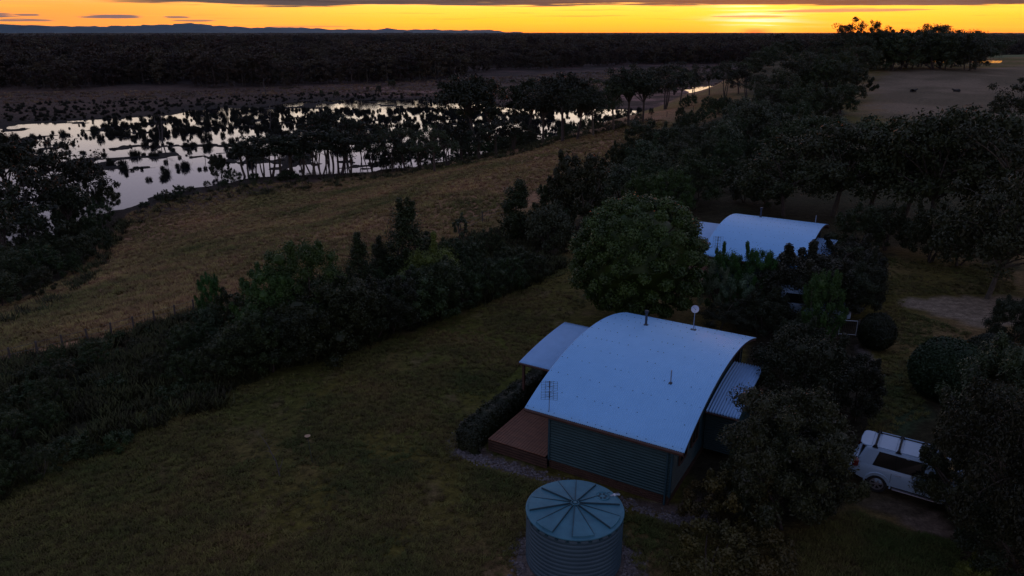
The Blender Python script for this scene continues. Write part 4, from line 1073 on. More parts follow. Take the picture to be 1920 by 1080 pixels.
# ------------------------------------------------------------------ big round tree and special plants
def round_tree():
    P = gp(1190, 602); hgt = hmetres(P, 234); r = random.Random(3); R = np.random.default_rng(3)
    o = empty('round_tree', P); tag(o, 'big dense round-crowned green tree between the two cottages', 'tree')
    rad_ = hmetres(P, 115); cz = hgt * .49; cs = []; rs = []
    for k in range(130):
        t = (k + .5) / 130; zc = 1 - 2 * t * .93; ph = k * 2.399963; q = math.sqrt(max(0, 1 - zc * zc)); w = r.uniform(.84, .95)
        cs.append((rad_ * w * q * math.cos(ph), rad_ * w * q * math.sin(ph), cz + hgt * .47 * w * zc)); m = rad_ * r.uniform(.11, .19); rs.append((m, m, m * .8))
    V = leafquads(cs, rs, 620, .17, R, .5, .6, .5)
    V2, F2 = core([(0, 0, cz)], [(rad_ * .76, rad_ * .76, hgt * .38)], R); V = np.concatenate([V, V2[F2].reshape(-1, 3)])
    link(bpy.data.objects.new('crown', npmesh('crown', V, quads(V), M['roundtree'])), o)
    mb = MB(); limb(mb, (0, 0, -.3), (.1, 0, hgt * .5), .28, .16, r)
    for k in range(7): limb(mb, (0, 0, hgt * .2), cs[k * 18], .12, .03, r)
    mb.build('trunk', M['bark'], o, smooth=True)
round_tree()
# heads on the banksias
for pr in PROTO['banksia']:
    co = np.empty(len(pr.crown.vertices) * 3, np.float32); pr.crown.vertices.foreach_get('co', co); co = co.reshape(-1, 3)
    ext = co[(np.linalg.norm(co - np.array([0, 0, 2.0]), axis=1) > 2.1)]; pk = ext[rng.integers(0, len(ext), 110)]
    V = leafquads(pk, np.full((110, 3), .05), 14, .07, rng, .2, .3, .7); pr.extra = npmesh('flower_heads', V, quads(V), M['flower'])

T = place
ORD = 'first second third fourth fifth sixth seventh eighth ninth tenth eleventh twelfth thirteenth fourteenth fifteenth sixteenth seventeenth eighteenth nineteenth twentieth'.split()
# --- near, right: around the cottage and the car
T('banksia', 1450, 988, 228, 'banksia_shrub', 'broad olive banksia with pale flower heads against the near cottage wall', 'shrub', wide=.84, rz=1.0, var=0)
T('banksia', 1425, 965, 150, 'banksia_shrub', 'banksia reaching up to the cottage awning corner', 'shrub', wide=.8, var=1)
T('darkshrub', 1492, 955, 150, 'dense_shrub', 'dark dense shrub just left of the parked white wagon', 'shrub', wide=.8)
T('darkshrub', 1486, 795, 168, 'dense_shrub', 'tall dark shrub mass right of the cottage awning', 'shrub', wide=.85)
T('darkshrub', 1590, 788, 118, 'dense_shrub', 'dark shrub beside the green lawn strip above the wagon', 'shrub', wide=.85)
T('darkshrub', 1485, 700, 108, 'dense_shrub', 'grey-green shrub touching the right end of the near roof', 'shrub', wide=.9)
T('greenbush', 1530, 655, 150, 'bushy_tree', 'mid-green bushy pointed tree behind the near cottage', 'tree', wide=.54, var=0)
T('darkshrub', 1600, 588, 120, 'dense_shrub', 'dark shrub directly behind the bushy pointed tree', 'shrub', wide=.9)
T('darkshrub', 1500, 600, 140, 'dense_shrub', 'black-green tree below the farther cottage awning', 'tree', wide=1.3)
T('darkshrub', 1590, 545, 100, 'dense_shrub', 'spreading dark shrub right of the farther cottage', 'shrub', wide=1.3)
T('darkshrub', 1425, 628, 90, 'dense_shrub', 'dark shrub behind the ridge of the near roof', 'shrub', wide=1.1)
T('greenbush', 1352, 585, 120, 'bushy_shrub', 'small leafy shrub in front of the farther cottage, left', 'shrub', wide=.62)
T('greenbush', 1414, 590, 128, 'bushy_shrub', 'leafy shrub in front of the middle of the farther roof', 'shrub', wide=.62)
T('darkshrub', 1470, 560, 90, 'dense_shrub', 'dark ragged shrub covering the farther roof corner', 'shrub', wide=1.2)
T('gumnear', 1540, 590, 130, 'spreading_tree', 'dark open tree covering the right of the farther cottage', 'tree', wide=1.0)
T('gumnear', 1350, 622, 66, 'spreading_tree', 'low open-branched tree behind the satellite dish', 'tree', wide=1.4)
T('autumnbush', 1370, 995, 110, 'golden_shrub', 'thin orange-brown shrub at the near cottage corner', 'shrub', wide=1.0)
T('autumnbush', 1320, 985, 75, 'golden_shrub', 'small golden shrub right of the gravel strip end', 'shrub', wide=1.0)
T('autumnbush', 1340, 1085, 90, 'golden_shrub', 'orange-tinged shrub at the bottom edge right of the tank', 'shrub', wide=1.3)
T('autumnbush', 1430, 1100, 80, 'golden_shrub', 'brownish shrub at the bottom edge below the banksia', 'shrub', wide=1.3)
T('darkshrub', 1885, 1085, 150, 'dense_shrub', 'dark shrub at the foot of the large lower right tree', 'shrub', wide=1.2)
T('banksia', 1795, 965, 110, 'leafy_shrub', 'lower leafy shrub in front of the wagon nose', 'shrub', wide=.85)
T('yellowbush', 1830, 1110, 70, 'yellow_shrub', 'yellow-green low shrub at the bottom right corner', 'shrub', wide=1.1)
T('gumnear', 1880, 1075, 400, 'large_tree', 'large dark tree filling the lower right edge over the wagon nose', 'tree', wide=.55, var=0)
T('banksia', 1838, 1000, 240, 'leafy_tree', 'olive leafy tree overhanging the wagon bonnet', 'tree', wide=.74, var=1)
T('banksia', 1905, 900, 250, 'leafy_tree', 'olive leafy tree at the right edge below the clipped bush', 'tree', wide=.9, var=0)
T('darkshrub', 1890, 650, 90, 'dense_shrub', 'dark shrub in front of the gravel turning circle', 'shrub', wide=.9)
T('greybush', 1935, 640, 60, 'grey_shrub', 'grey-green shrub at the right edge by the gravel', 'shrub')
# silver feathery shrubs behind the near roof
for pr_ in (0, 1): pass
for i in range(2): bush('silver', 2.4, 1.0, 18, 240, .13, M['silver'], M['bark'], 320 + i, .14, asp=.22, rag=.5)
T('silver', 1338, 594, 104, 'silver_shrub', 'silver-leaved feathery shrub below the farther roof, left one', 'shrub', wide=.5)
T('silver', 1386, 600, 86, 'silver_shrub', 'silver-leaved feathery shrub below the farther roof, right one', 'shrub', wide=.75)
T('autumnbush', 1300, 550, 30, 'russet_shrub', 'small russet shrub at the foot of the round tree', 'shrub', wide=1.2)

# --- belt of shrubs below the lawn
HG = 'shrubs of the belt along the lower edge of the lawn'
for i, (x, y, h_) in enumerate([(300, 712, 80), (352, 716, 92), (405, 712, 100), (452, 704, 112), (500, 694, 118), (548, 680, 122), (596, 668, 128), (644, 653, 132), (690, 637, 134), (735, 621, 128),
                                (780, 607, 120), (824, 592, 112), (868, 576, 100), (912, 558, 84), (955, 542, 68), (1000, 524, 50)]):
    T(('tallshrub', 'darkshrub', 'shrub', 'tallshrub')[i % 4] if 2 < i < 12 else 'shrub', x, y, h_ * rnd.uniform(.78, 1.0) * (.74 if i < 3 else 1), 'hedgerow_shrub', 'dense dark shrub, %s from the left in the front row of the belt' % ORD[i], 'shrub', HG, wide=1.15 if 2 < i < 12 else .9)
T('greenbush', 578, 640, 188, 'green_tree', 'tall fresh-green tree in the middle of the shrub belt', 'tree', wide=.8)
T('greenbush', 520, 655, 146, 'green_tree', 'green shrub tree just left of the tall fresh-green one', 'tree', wide=.8)
T('greenbush', 402, 612, 96, 'green_sapling', 'slender light-green sapling at the left end of the belt', 'tree', wide=.5)
T('conifer', 765, 540, 162, 'dark_conifer', 'dark pointed tree against the meadow, tallest of the belt', 'tree', wide=1.2)
T('conifer', 715, 545, 100, 'dark_conifer', 'dark tree leaning on the left of the tallest belt tree', 'tree', wide=1.1)
T('conifer', 680, 575, 135, 'dark_conifer', 'narrow dark tree with ragged top, left of the tallest pair', 'tree', wide=.9)
T('conifer', 805, 525, 90, 'dark_conifer', 'dark tree to the right of the tallest belt tree', 'tree', wide=1.0)
T('yellowbush', 815, 568, 118, 'yellow_green_bush', 'rounded yellow-green bush in front of the tall dark trees', 'shrub', wide=.85)
T('yellowbush', 775, 570, 82, 'yellow_green_bush', 'lower olive part-bush left of the yellow-green one', 'shrub', wide=1.0)
T('wispy', 866, 500, 100, 'thin_sapling', 'thin open sapling standing up against the brown meadow', 'tree', wide=1.0)
T('shrub', 915, 478, 50, 'meadow_edge_shrub', 'small spiky dark shrub at the meadow edge', 'shrub', wide=.7)
T('shrub', 880, 520, 60, 'meadow_edge_shrub', 'dark shrub below the thin sapling', 'shrub')
T('shrub', 962, 516, 56, 'meadow_edge_shrub', 'rounded dark shrub near the top end of the belt', 'shrub', wide=1.0)
T('column', 968, 452, 112, 'columnar_tree', 'dark green columnar bush standing at the meadow edge', 'tree', wide=1.1)
T('greybush', 1032, 470, 84, 'grey_shrub', 'grey-green shrub right of the columnar bush', 'shrub', wide=.9)
T('greybush', 1052, 440, 60, 'grey_shrub', 'pale grey shrub in front of the dark rounded tree', 'shrub', wide=.9)
T('domes', 1082, 430, 140, 'dark_round_tree', 'dark rounded tree rising above the meadow edge', 'tree', wide=.85)
T('domes', 1035, 425, 82, 'dark_round_tree', 'lower dark tree left of the dark rounded one', 'tree', wide=.85)
T('domes', 1158, 330, 66, 'dark_round_tree', 'small dark rounded tree alone above the meadow', 'tree', wide=.8)
T('tallshrub', 1110, 420, 90, 'dark_shrub_tree', 'dark shrub tree right of the rounded tree', 'tree', wide=.9)
T('greybush', 1165, 370, 60, 'grey_shrub', 'grey-brown shrub on the slope above the round tree', 'shrub', wide=1.2)
T('greenbush', 1250, 420, 105, 'green_tree', 'mid-green rounded tree left of the farther cottage', 'tree', wide=.9)
T('greenbush', 1200, 410, 85, 'green_tree', 'olive-green tree behind the big round tree', 'tree', wide=.9)

def scatter(pts, n, kinds, hrange, name, label, cat, group, mind=0, wide=(.8, 1.15), hm=True, seed=1):
    """n separate plants inside a photo polygon; heights in metres"""
    r = random.Random(seed); P = gpoly(pts); xs = [p[0] for p in P]; ys = [p[1] for p in P]; out = []; tries = 0; mk = []
    while len(out) < n and tries < n * 60:
        tries += 1; x = r.uniform(min(xs), max(xs)); y = r.uniform(min(ys), max(ys))
        if not inpoly(np.array([x]), np.array([y]), P)[0]: continue
        if any((x - a) ** 2 + (y - b) ** 2 < mind * mind for a, b in out): continue
        out.append((x, y)); k = r.choice(kinds); z = float(terrain(x, y)); q = Vector((x, y, z)); h_ = r.uniform(*hrange)
        if q.z < -12.1 and cat != 'reeds': q.z = -12.15
        mk.append((x / y, T(k, 0, 0, h_ * F / depth(q) * math.cos(min(math.atan2(H - z, math.hypot(x, y)), .9)), name, label, cat, group, r.uniform(*wide), P=q)))
    if len(mk) <= 20:
        for i, (u, o_) in enumerate(sorted(mk, key=lambda t: t[0])): o_['label'] = '%s, %s from the left' % (label, ORD[i])
    return out
scatter([(-30, 720), (120, 690), (250, 680), (280, 700), (400, 730), (395, 760), (260, 830), (120, 880), (-30, 905)], 28, ['lowscrub'], (.5, 1.0), 'low_shrub', 'low dark shrub in the scrub at the left edge of the lawn', 'shrub', 'low scrub at the left edge of the lawn', .9, seed=3)
scatter([(-30, 800), (100, 800), (120, 880), (-30, 950)], 6, ['shrub'], (1.2, 2.0), 'low_shrub', 'taller dark shrub at the left edge below the scrub', 'shrub', 'taller shrubs at the left edge', 1.4, seed=31)
scatter([(40, 700), (190, 680), (180, 740), (40, 790)], 4, ['shrub'], (1.2, 2.0), 'dark_shrub', 'big dark shrub in the scrub left of the belt', 'shrub', 'big shrubs left of the belt', 1.6, seed=32)
scatter([(320, 665), (450, 610), (600, 580), (760, 535), (860, 500), (950, 495), (900, 550), (700, 610), (500, 660), (330, 690)], 44, ['shrub', 'tallshrub', 'greybush', 'shrub'], (1.3, 3.0), 'belt_shrub', 'dark shrub inside the dense belt between lawn and meadow', 'shrub', 'shrubs inside the belt between lawn and meadow', 1.3, seed=4)
scatter([(20, 690), (150, 655), (300, 610), (400, 580), (420, 600), (300, 650), (100, 705)], 20, ['lowscrub'], (.4, .8), 'fence_line_shrub', 'low scrub plant along the wire fence under the meadow', 'shrub', 'scrub along the wire fence', .8, seed=6)
scatter([(1130, 330), (1200, 285), (1300, 245), (1420, 220), (1500, 250), (1480, 330), (1420, 380), (1280, 400), (1200, 420)], 70, ['domes', 'tallshrub', 'tallshrub', 'greybush'], (3, 6.5), 'slope_shrub', 'shrubby tree on the slope beyond the farther cottage', 'tree', 'shrubby trees on the slope beyond the cottages', 2.6, seed=7)
scatter([(1240, 215), (1300, 195), (1360, 185), (1380, 215), (1290, 245)], 12, ['domes', 'shrub'], (2, 4), 'bank_shrub', 'dark shrub on the grassy bank by the channel', 'shrub', 'shrubs on the bank by the channel', 3, seed=8)
# tall gums behind the farther cottage
for i, (x, y, h_, k, w) in enumerate([(1560, 405, 165, 'gumdense', 1.1), (1470, 405, 130, 'gumdense', 1.0), (1630, 400, 170, 'gumdense', 1.0), (1440, 390, 60, 'domes', 1.1), (1510, 330, 110, 'gumdense', 1.0)]):
    T(k, x, y, h_, 'spreading_gum', ['wide olive gum behind the farther roof', 'gum with rounded shoulder left behind the farther cottage', 'dark gum with forked limbs right behind the farther cottage', 'low dome-shaped tree right behind the farther roof ridge', 'gum farther up the slope above the farther roof'][i], 'tree', wide=w)
for i, (x, y, h_, k, w) in enumerate([(1740, 440, 225, 'gumdense', .9), (1820, 430, 215, 'gumdense', .85), (1690, 420, 190, 'gumdense', .9), (1885, 470, 230, 'gum', .9), (1600, 480, 95, 'tallshrub', 1.1), (1740, 490, 110, 'domes', .9), (1660, 470, 90, 'domes', .9), (1850, 560, 200, 'gumdense', .8), (1925, 560, 250, 'gumdense', .8), (1910, 250, 110, 'gumdense', .9), (1800, 500, 100, 'tallshrub', 1)]):
    T(k, x, y, h_, 'paddock_gum', ['tallest dark tree below the paddock', 'dark tree right beside the tallest one below the paddock', 'dark tree left beside the tallest one below the paddock', 'open gum near the right edge with thin limbs', 'grey-green shrub tree right of the farther cottage', 'broad low tree above the gravel drive', 'domed tree between the cottage and the broad low tree', 'dark tree above the right end of the gravel', 'dark tree cut by the right edge above the gravel', 'dark tree at the right edge of the paddock', 'dense shrub tree on the lawn above the gravel'][i], 'tree', wide=w)
# ridge trees along the left edge of the paddock
for i, (x, y, h_, k) in enumerate([(1545, 228, 62, 'domes'), (1575, 215, 58, 'domes'), (1500, 225, 70, 'gumdense'), (1590, 190, 70, 'domes'), (1545, 185, 74, 'domes'), (1450, 215, 80, 'gumdense'), (1495, 180, 78, 'gumdense'), (1430, 200, 60, 'gum'),
                                   (1570, 160, 66, 'domes'), (1520, 155, 60, 'domes'), (1610, 150, 60, 'gumdense'), (1600, 135, 72, 'gum'), (1660, 130, 68, 'gumdense'), (1560, 125, 60, 'gumdense'), (1700, 128, 54, 'gumdense'), (1760, 128, 59, 'gumdense'), (1820, 128, 46, 'gumdense'), (1640, 128, 58, 'gumdense'),
                                   (1725, 122, 44, 'domes'), (1790, 124, 50, 'domes')]):
    T(k, x, y, h_, 'ridge_tree', 'dark tree in the line along the far edge of the paddock', 'tree', 'trees lining the far side of the paddock', wide=1.05 if k == 'domes' else .95)
T('gum', 1590, 128, 90, 'skyline_gum', 'tall gum whose flat crown stands against the orange sky, left one', 'tree', wide=.9, var=1)
T('gum', 1633, 128, 84, 'skyline_gum', 'smaller gum crown against the orange sky, second from left', 'tree', wide=.6, var=2)
T('gumdense', 1740, 118, 68, 'skyline_gum', 'broad gum crown just breaking the horizon above the paddock', 'tree', wide=1.2, var=0)
scatter([(1390, 190), (1560, 100), (1700, 100), (1830, 100), (1830, 122), (1620, 130), (1540, 170), (1420, 215)], 120, ['gumdense', 'domes', 'domes', 'domes'], (5, 8.5), 'ridge_tree', 'dark tree in the line along the far edge of the paddock', 'tree', 'trees lining the far side of the paddock', 4, seed=9)
scatter([(1375, 200), (1400, 130), (1470, 100), (1560, 92), (1550, 170), (1500, 228), (1400, 232)], 50, ['domes', 'domes', 'gumdense'], (5, 9), 'hillside_tree', 'dark rounded tree covering the hillside between the channel and the paddock', 'tree', 'trees on the hillside between channel and paddock', 4, seed=14)
for i in range(16):
    T('domes' if i % 3 else 'gumdense', 1596 + i * 15.5, 124 + (i * 7) % 9, 58 + (i * 5) % 13, 'skyline_tree', 'dark tree, %s from the left in the skyline row beyond the paddock' % ORD[i], 'tree', 'skyline row beyond the paddock', wide=1.1)
# shore trees in front of the water
SG = 'trees standing along the near shore of the lagoon'
for i, (x, y, h_) in enumerate([(462, 334, 70), (478, 332, 76), (492, 331, 72), (510, 330, 78), (528, 331, 74), (547, 329, 80), (566, 329, 76), (585, 328, 82), (604, 328, 80), (622, 327, 78), (640, 326, 82), (655, 326, 76)]):
    T('slim', x, y, h_, 'slim_shore_tree', 'slim many-stemmed tree, %s from the left in the near shore row' % ORD[i], 'tree', 'slim trees at the left end of the near shore', wide=1.35)
nth_ = []
for (x, y, h_, k) in [(615, 300, 108, 'shoregum'), (650, 300, 100, 'shoregum'), (585, 300, 70, 'shoregum'), (700, 322, 92, 'shoregum'), (735, 322, 86, 'shoregum'), (760, 320, 96, 'gum'), (790, 318, 84, 'shoregum'), (815, 322, 104, 'gum'), (840, 312, 92, 'shoregum'), (868, 305, 84, 'shoregum'), (900, 298, 76, 'shoregum'),
                      (930, 290, 84, 'shoregum'), (960, 282, 76, 'shoregum'), (680, 300, 80, 'slim'), (720, 298, 74, 'slim'), (770, 295, 80, 'slim'), (830, 285, 80, 'slim'), (870, 280, 66, 'slim')]:
    nth_.append((x, T(k, x, y, h_ * .84, 'shore_tree', '', 'tree', 'trees in the middle of the near shore', wide=1.0)))
for i, (x, o_) in enumerate(sorted(nth_, key=lambda q: q[0])): o_['label'] = 'dark tree in the crowded middle of the near shore, %s from the left' % ORD[i]
for i, (x, y, h_) in enumerate([(893, 285, 136), (918, 278, 128), (985, 272, 120), (1055, 266, 122), (1112, 255, 104), (1178, 236, 108), (1205, 230, 92), (1150, 245, 90), (1018, 268, 100), (1082, 262, 96)]):
    T('roundgum' if i % 3 != 1 else 'gum', x, y, h_, 'shore_gum', ['tallest spreading gum over the bright water', 'spreading gum just right of the tallest over bright water', 'flat-topped gum left of the open gap of water', 'dense high gum in the middle of the far row', 'rounded gum right of the dense high one', 'large gum near the right end of the bright water', 'last gum at the right end of the bright water', 'smaller gum between the rounded one and the large right one', 'gum between flat-topped and dense high gums', 'gum right behind the dense high one'][i], 'tree', wide=.95)
scatter([(690, 328), (900, 292), (1080, 258), (1230, 222), (1225, 212), (1060, 246), (880, 284), (700, 316)], 30, ['shrub', 'shrub', 'shrub', 'tallshrub'], (1.4, 3.0), 'shore_shrub', 'dark shrub under the trees of the near shore', 'shrub', 'shrubs under the near shore trees', 2.2, seed=10)
scatter([(260, 385), (330, 362), (470, 336), (560, 330), (560, 338), (440, 346), (350, 368), (270, 395)], 14, ['lowscrub', 'shrub'], (1, 1.8), 'shore_shrub', 'low dark bush on the bank at the lagoon corner', 'shrub', 'low bushes at the lagoon corner', 2.2, seed=11)
T('domes', 413, 337, 48, 'round_shore_tree', 'small rounded tree alone at the water edge', 'tree', wide=.75)
T('shrub', 440, 345, 26, 'round_shore_bush', 'small bush right of the rounded tree at the water edge', 'shrub')
T('domes', 205, 398, 54, 'round_shore_tree', 'rounded bush at the right foot of the big left trees', 'tree', wide=.8)
# big trees at the left edge in front of the lagoon
for i, (x, y, h_, w) in enumerate([(45, 420, 190, .95), (110, 415, 170, .9), (165, 408, 140, .85), (-10, 430, 200, .9), (75, 470, 180, .9), (20, 500, 190, .9), (140, 455, 130, .9), (-30, 540, 200, .8)]):
    T('shoregum' if i % 3 else 'roundgum', x, y, h_ * .86, 'left_gum', ['tall gum second from the left edge before the lagoon', 'open gum showing water through its crown at left', 'rightmost of the big gums at the left of the lagoon', 'big gum cut by the left edge of the photo', 'gum in the front of the left group, middle', 'gum in the front of the left group, near the edge', 'gum in the front of the left group, right', 'darkest gum at the left edge, lowest down'][i], 'tree', 'big gums at the left of the lagoon', wide=w)
scatter([(-30, 440), (120, 430), (220, 405), (225, 425), (120, 540), (-30, 600)], 44, ['shrub', 'tallshrub', 'domes'], (2, 5), 'undergrowth_shrub', 'dark undergrowth bush beneath the big gums at the left', 'shrub', 'undergrowth beneath the left gums', 2, seed=12)
# right end: trees by the channel
for i, (x, y, h_) in enumerate([(1245, 205, 82), (1275, 196, 66), (1300, 185, 50), (1330, 178, 56), (1360, 180, 60), (1385, 176, 60), (1262, 178, 60), (1230, 175, 50), (1400, 190, 66)]):
    T('gum' if i % 2 else 'shoregum', x, y, h_, 'channel_tree', 'dark tree near the narrow channel at the end of the lagoon', 'tree', 'trees near the channel at the end of the lagoon', wide=1.0)
# shrubs dotted on the far marsh
scatter([(560, 165), (900, 160), (1300, 128), (1320, 150), (900, 180), (600, 182)], 26, ['domes', 'shrub'], (2, 5), 'marsh_bush', 'lone dark bush on the brown marsh beyond the lagoon', 'shrub', 'bushes dotted on the far marsh', 12, seed=13)

scatter([(690, 326), (900, 292), (1000, 272), (1000, 262), (880, 282), (690, 312)], 40, ['tallshrub', 'shrub', 'domes'], (2.6, 4.6), 'thicket_shrub', 'dark thicket shrub filling in below the middle shore trees', 'shrub', 'thicket below the middle shore trees', 1.8, seed=15)
for x, y in ((1440, 120), (1462, 113), (1425, 130), (1482, 106), (1410, 142)):
    T('domes', x, y, 34, 'hillside_tree', 'dark rounded tree covering the hillside between the channel and the paddock', 'tree', 'trees on the hillside between channel and paddock', wide=1.3)
# dead trunks in the lagoon
for i, (x, y, h_) in enumerate([(304, 268, 50), (300, 262, 36), (505, 244, 40), (602, 236, 44), (500, 180, 32), (440, 178, 26), (863, 140, 20), (855, 150, 24), (385, 300, 22)]):
    P = gp(x, y); P.z = max(P.z, -12.3); hh = hmetres(P, h_); r = random.Random(i); o = empty('dead_tree', P)
    tag(o, 'bare dead tree standing in or beside the lagoon shallows', 'dead tree', 'dead trees in and around the lagoon')
    mb = MB(); pts = limb(mb, (0, 0, -.3), (r.uniform(-1, 1), 0, hh), hh * .03, hh * .006, r, .08, 5, 6)
    mb.build('trunk', M['deadwood'], o)
    mb = MB()
    for k in range(6): q = pts[2 + k % 3]; limb(mb, q, q + Vector((r.uniform(-1, 1), r.uniform(-1, 1), r.uniform(.4, 1))) * hh * .3, hh * .012, hh * .003, r, .1, 3, 5)
    mb.build('branches', M['deadwood'], o)

# reed clumps in the water
reeds = []
for k in range(5):
    R = np.random.default_rng(400 + k); n = 190; a = R.random(n) * 2 * PI; q = np.sqrt(R.random(n)); w = .75
    base = np.stack([q * w * np.cos(a), q * w * np.sin(a) * .8, np.full(n, -.4)], 1); hgt = (1.5 * (1 - .55 * q * q) * (.7 + .5 * R.random(n)))
    lean = np.stack([np.cos(a) * q * .45, np.sin(a) * q * .45, hgt + .4], 1) + R.normal(size=(n, 3)) * .14; sd = np.stack([np.sin(a + 1), np.cos(a + 1), 0 * a], 1) * .045
    V = np.stack([base - sd, base + sd, base + lean + sd * .6, base + lean - sd * .6], 1).reshape(-1, 3); reeds.append(npmesh('reed_clump', V, quads(V), M['reed']))
cnt = 0; r = random.Random(77); placed = []
fixed = [(210, 250), (230, 252), (262, 244), (320, 232), (305, 258), (330, 258), (345, 262), (360, 246), (375, 255), (396, 262), (418, 258), (205, 262), (170, 262), (233, 320), (238, 332), (266, 318), (280, 342), (305, 320), (312, 332), (335, 325), (348, 318), (375, 322), (333, 316), (440, 296), (405, 248), (430, 250), (462, 246), (480, 250), (360, 228)]
LG = LAGOON; xs = [p[0] for p in LG]; ys = [p[1] for p in LG]
cand = [tuple(gp(*p)[:2]) for p in fixed]
while len(cand) < 2300:
    x = r.uniform(-150, 80); y = r.uniform(100, 310)
    if not inpoly(np.array([x]), np.array([y]), LG)[0]: continue
    dens = .05 + .55 * sm((y - 185) / 70) * (1 - .65 * sm((x + 10) / 30)) * sm(1.25 - abs(x + 10) / 160)
    nn = float(lag_noise(np.array([x]), np.array([y]))[0])
    if r.random() < dens * (2.4 if nn > .50 else .35): cand.append((x, y))
cand.sort(key=lambda p: p[1])
stuffV = []; 
for i, (x, y) in enumerate(cand):
    k = r.uniform(.5, 1.15) if r.random() < .35 else r.uniform(.28, .6)
    if i < 290:
        o = link(bpy.data.objects.new('reed_clump', reeds[i % 5])); o.location = (x, y, WATER + .02); o.rotation_euler = (0, 0, r.uniform(0, 6.3)); o.scale = (k * r.uniform(.8, 1.5), k, k * r.uniform(.6, 1.1))
        tag(o, 'dark clump of reeds rising from the lagoon water', 'reeds', 'reed clumps in the lagoon')
    else: stuffV.append((x, y, WATER, k))

# ------------------------------------------------------------------ geometry-nodes scatters (stuff)
def gn_scatter(name, pts, scales, protos, seed, label=None):
    col_ = bpy.data.collections.new(name + '_kinds')
    for i, me_ in enumerate(protos):
        ob = bpy.data.objects.new(name + '_kind', me_); col_.objects.link(ob)
    me_ = bpy.data.meshes.new(name); me_.vertices.add(len(pts)); me_.vertices.foreach_set('co', np.asarray(pts, np.float32).ravel())
    at = me_.attributes.new('sc', 'FLOAT', 'POINT'); at.data.foreach_set('value', np.asarray(scales, np.float32))
    o = link(bpy.data.objects.new(name, me_)); tag(o, kind='stuff')
    if label: tag(o, label, 'vegetation')
    g = bpy.data.node_groups.new(name, 'GeometryNodeTree')
    g.interface.new_socket('Geometry', in_out='INPUT', socket_type='NodeSocketGeometry'); g.interface.new_socket('Geometry', in_out='OUTPUT', socket_type='NodeSocketGeometry')
    n = g.nodes; l = g.links; gi = n.new('NodeGroupInput'); go = n.new('NodeGroupOutput')
    ip = n.new('GeometryNodeInstanceOnPoints'); ci = n.new('GeometryNodeCollectionInfo'); ci.inputs[0].default_value = col_; ci.inputs[1].default_value = True; ci.inputs[2].default_value = True
    na_ = n.new('GeometryNodeInputNamedAttribute'); na_.data_type = 'FLOAT'; na_.inputs[0].default_value = 'sc'
    rv = n.new('FunctionNodeRandomValue'); rv.data_type = 'FLOAT_VECTOR'; rv.inputs[0].default_value = (0, 0, 0); rv.inputs[1].default_value = (0, 0, 6.283); rv.inputs['Seed'].default_value = seed
    l.new(gi.outputs[0], ip.inputs['Points']); l.new(ci.outputs[0], ip.inputs['Instance']); ip.inputs['Pick Instance'].default_value = True
    ri = n.new('FunctionNodeRandomValue'); ri.data_type = 'INT'; ri.inputs[4].default_value = 0; ri.inputs[5].default_value = len(protos) - 1; ri.inputs['Seed'].default_value = seed + 3
    l.new(ri.outputs[2], ip.inputs['Instance Index'])
    l.new(rv.outputs[0], ip.inputs['Rotation']); l.new(na_.outputs[0], ip.inputs['Scale']); l.new(ip.outputs[0], go.inputs[0])
    o.modifiers.new('scatter', 'NODES').node_group = g
    return o
gn_scatter('lagoon_reeds', [p[:3] for p in stuffV], [p[3] for p in stuffV], reeds, 1, 'crowded far reeds between patches of bright water')

# forest beyond the marsh
def ftree(seed, h=17, nl=46, ls=1.1):
    r = random.Random(seed); R = np.random.default_rng(seed); mb = MB(); cs = []; rs = []
    mb.tube([(0, 0, -.5), (r.uniform(-.6, .6), 0, h * .5), (r.uniform(-1, 1), 0, h * .75)], [.34, .24, .1], 5)
    for k in range(18):
        a = k * 2.4; q = math.sqrt(r.random()) * h * .30; c = Vector((q * math.cos(a), q * math.sin(a), h * r.uniform(.16, .93) - q * .2)); cs.append(c); w = h * r.uniform(.09, .16); rs.append((w, w, w * .7))
    V = leafquads(cs, rs, nl, ls, R, .3, .4, .6); nt_ = len(mb.V)
    V = np.concatenate([np.array(mb.V), V]); Fq = np.array([f for f in mb.F if len(f) == 4] + [tuple(nt_ + 4 * i + j for j in range(4)) for i in range((len(V) - nt_) // 4)])
    mi = [0] * len([f for f in mb.F if len(f) == 4]); mi += [1] * (len(Fq) - len(mi))
    return npmesh('forest_tree', V, Fq, [M['bark'], M['forest']], mi)
ft = [ftree(500 + i) for i in range(6)]
EDGE_P = [(-400, 172), (0, 168), (90, 170), (180, 166), (250, 158), (330, 158), (400, 166), (560, 160), (660, 158), (800, 152), (850, 146), (900, 134), (1010, 130), (1150, 124), (1300, 120), (1400, 120), (1500, 105)]
ed = [pz(a, b, PLAIN) for a, b in EDGE_P]; eaz = [math.atan2(p[0], p[1]) for p in ed]; ern = [math.hypot(p[0], p[1]) for p in ed]
R = np.random.default_rng(8)
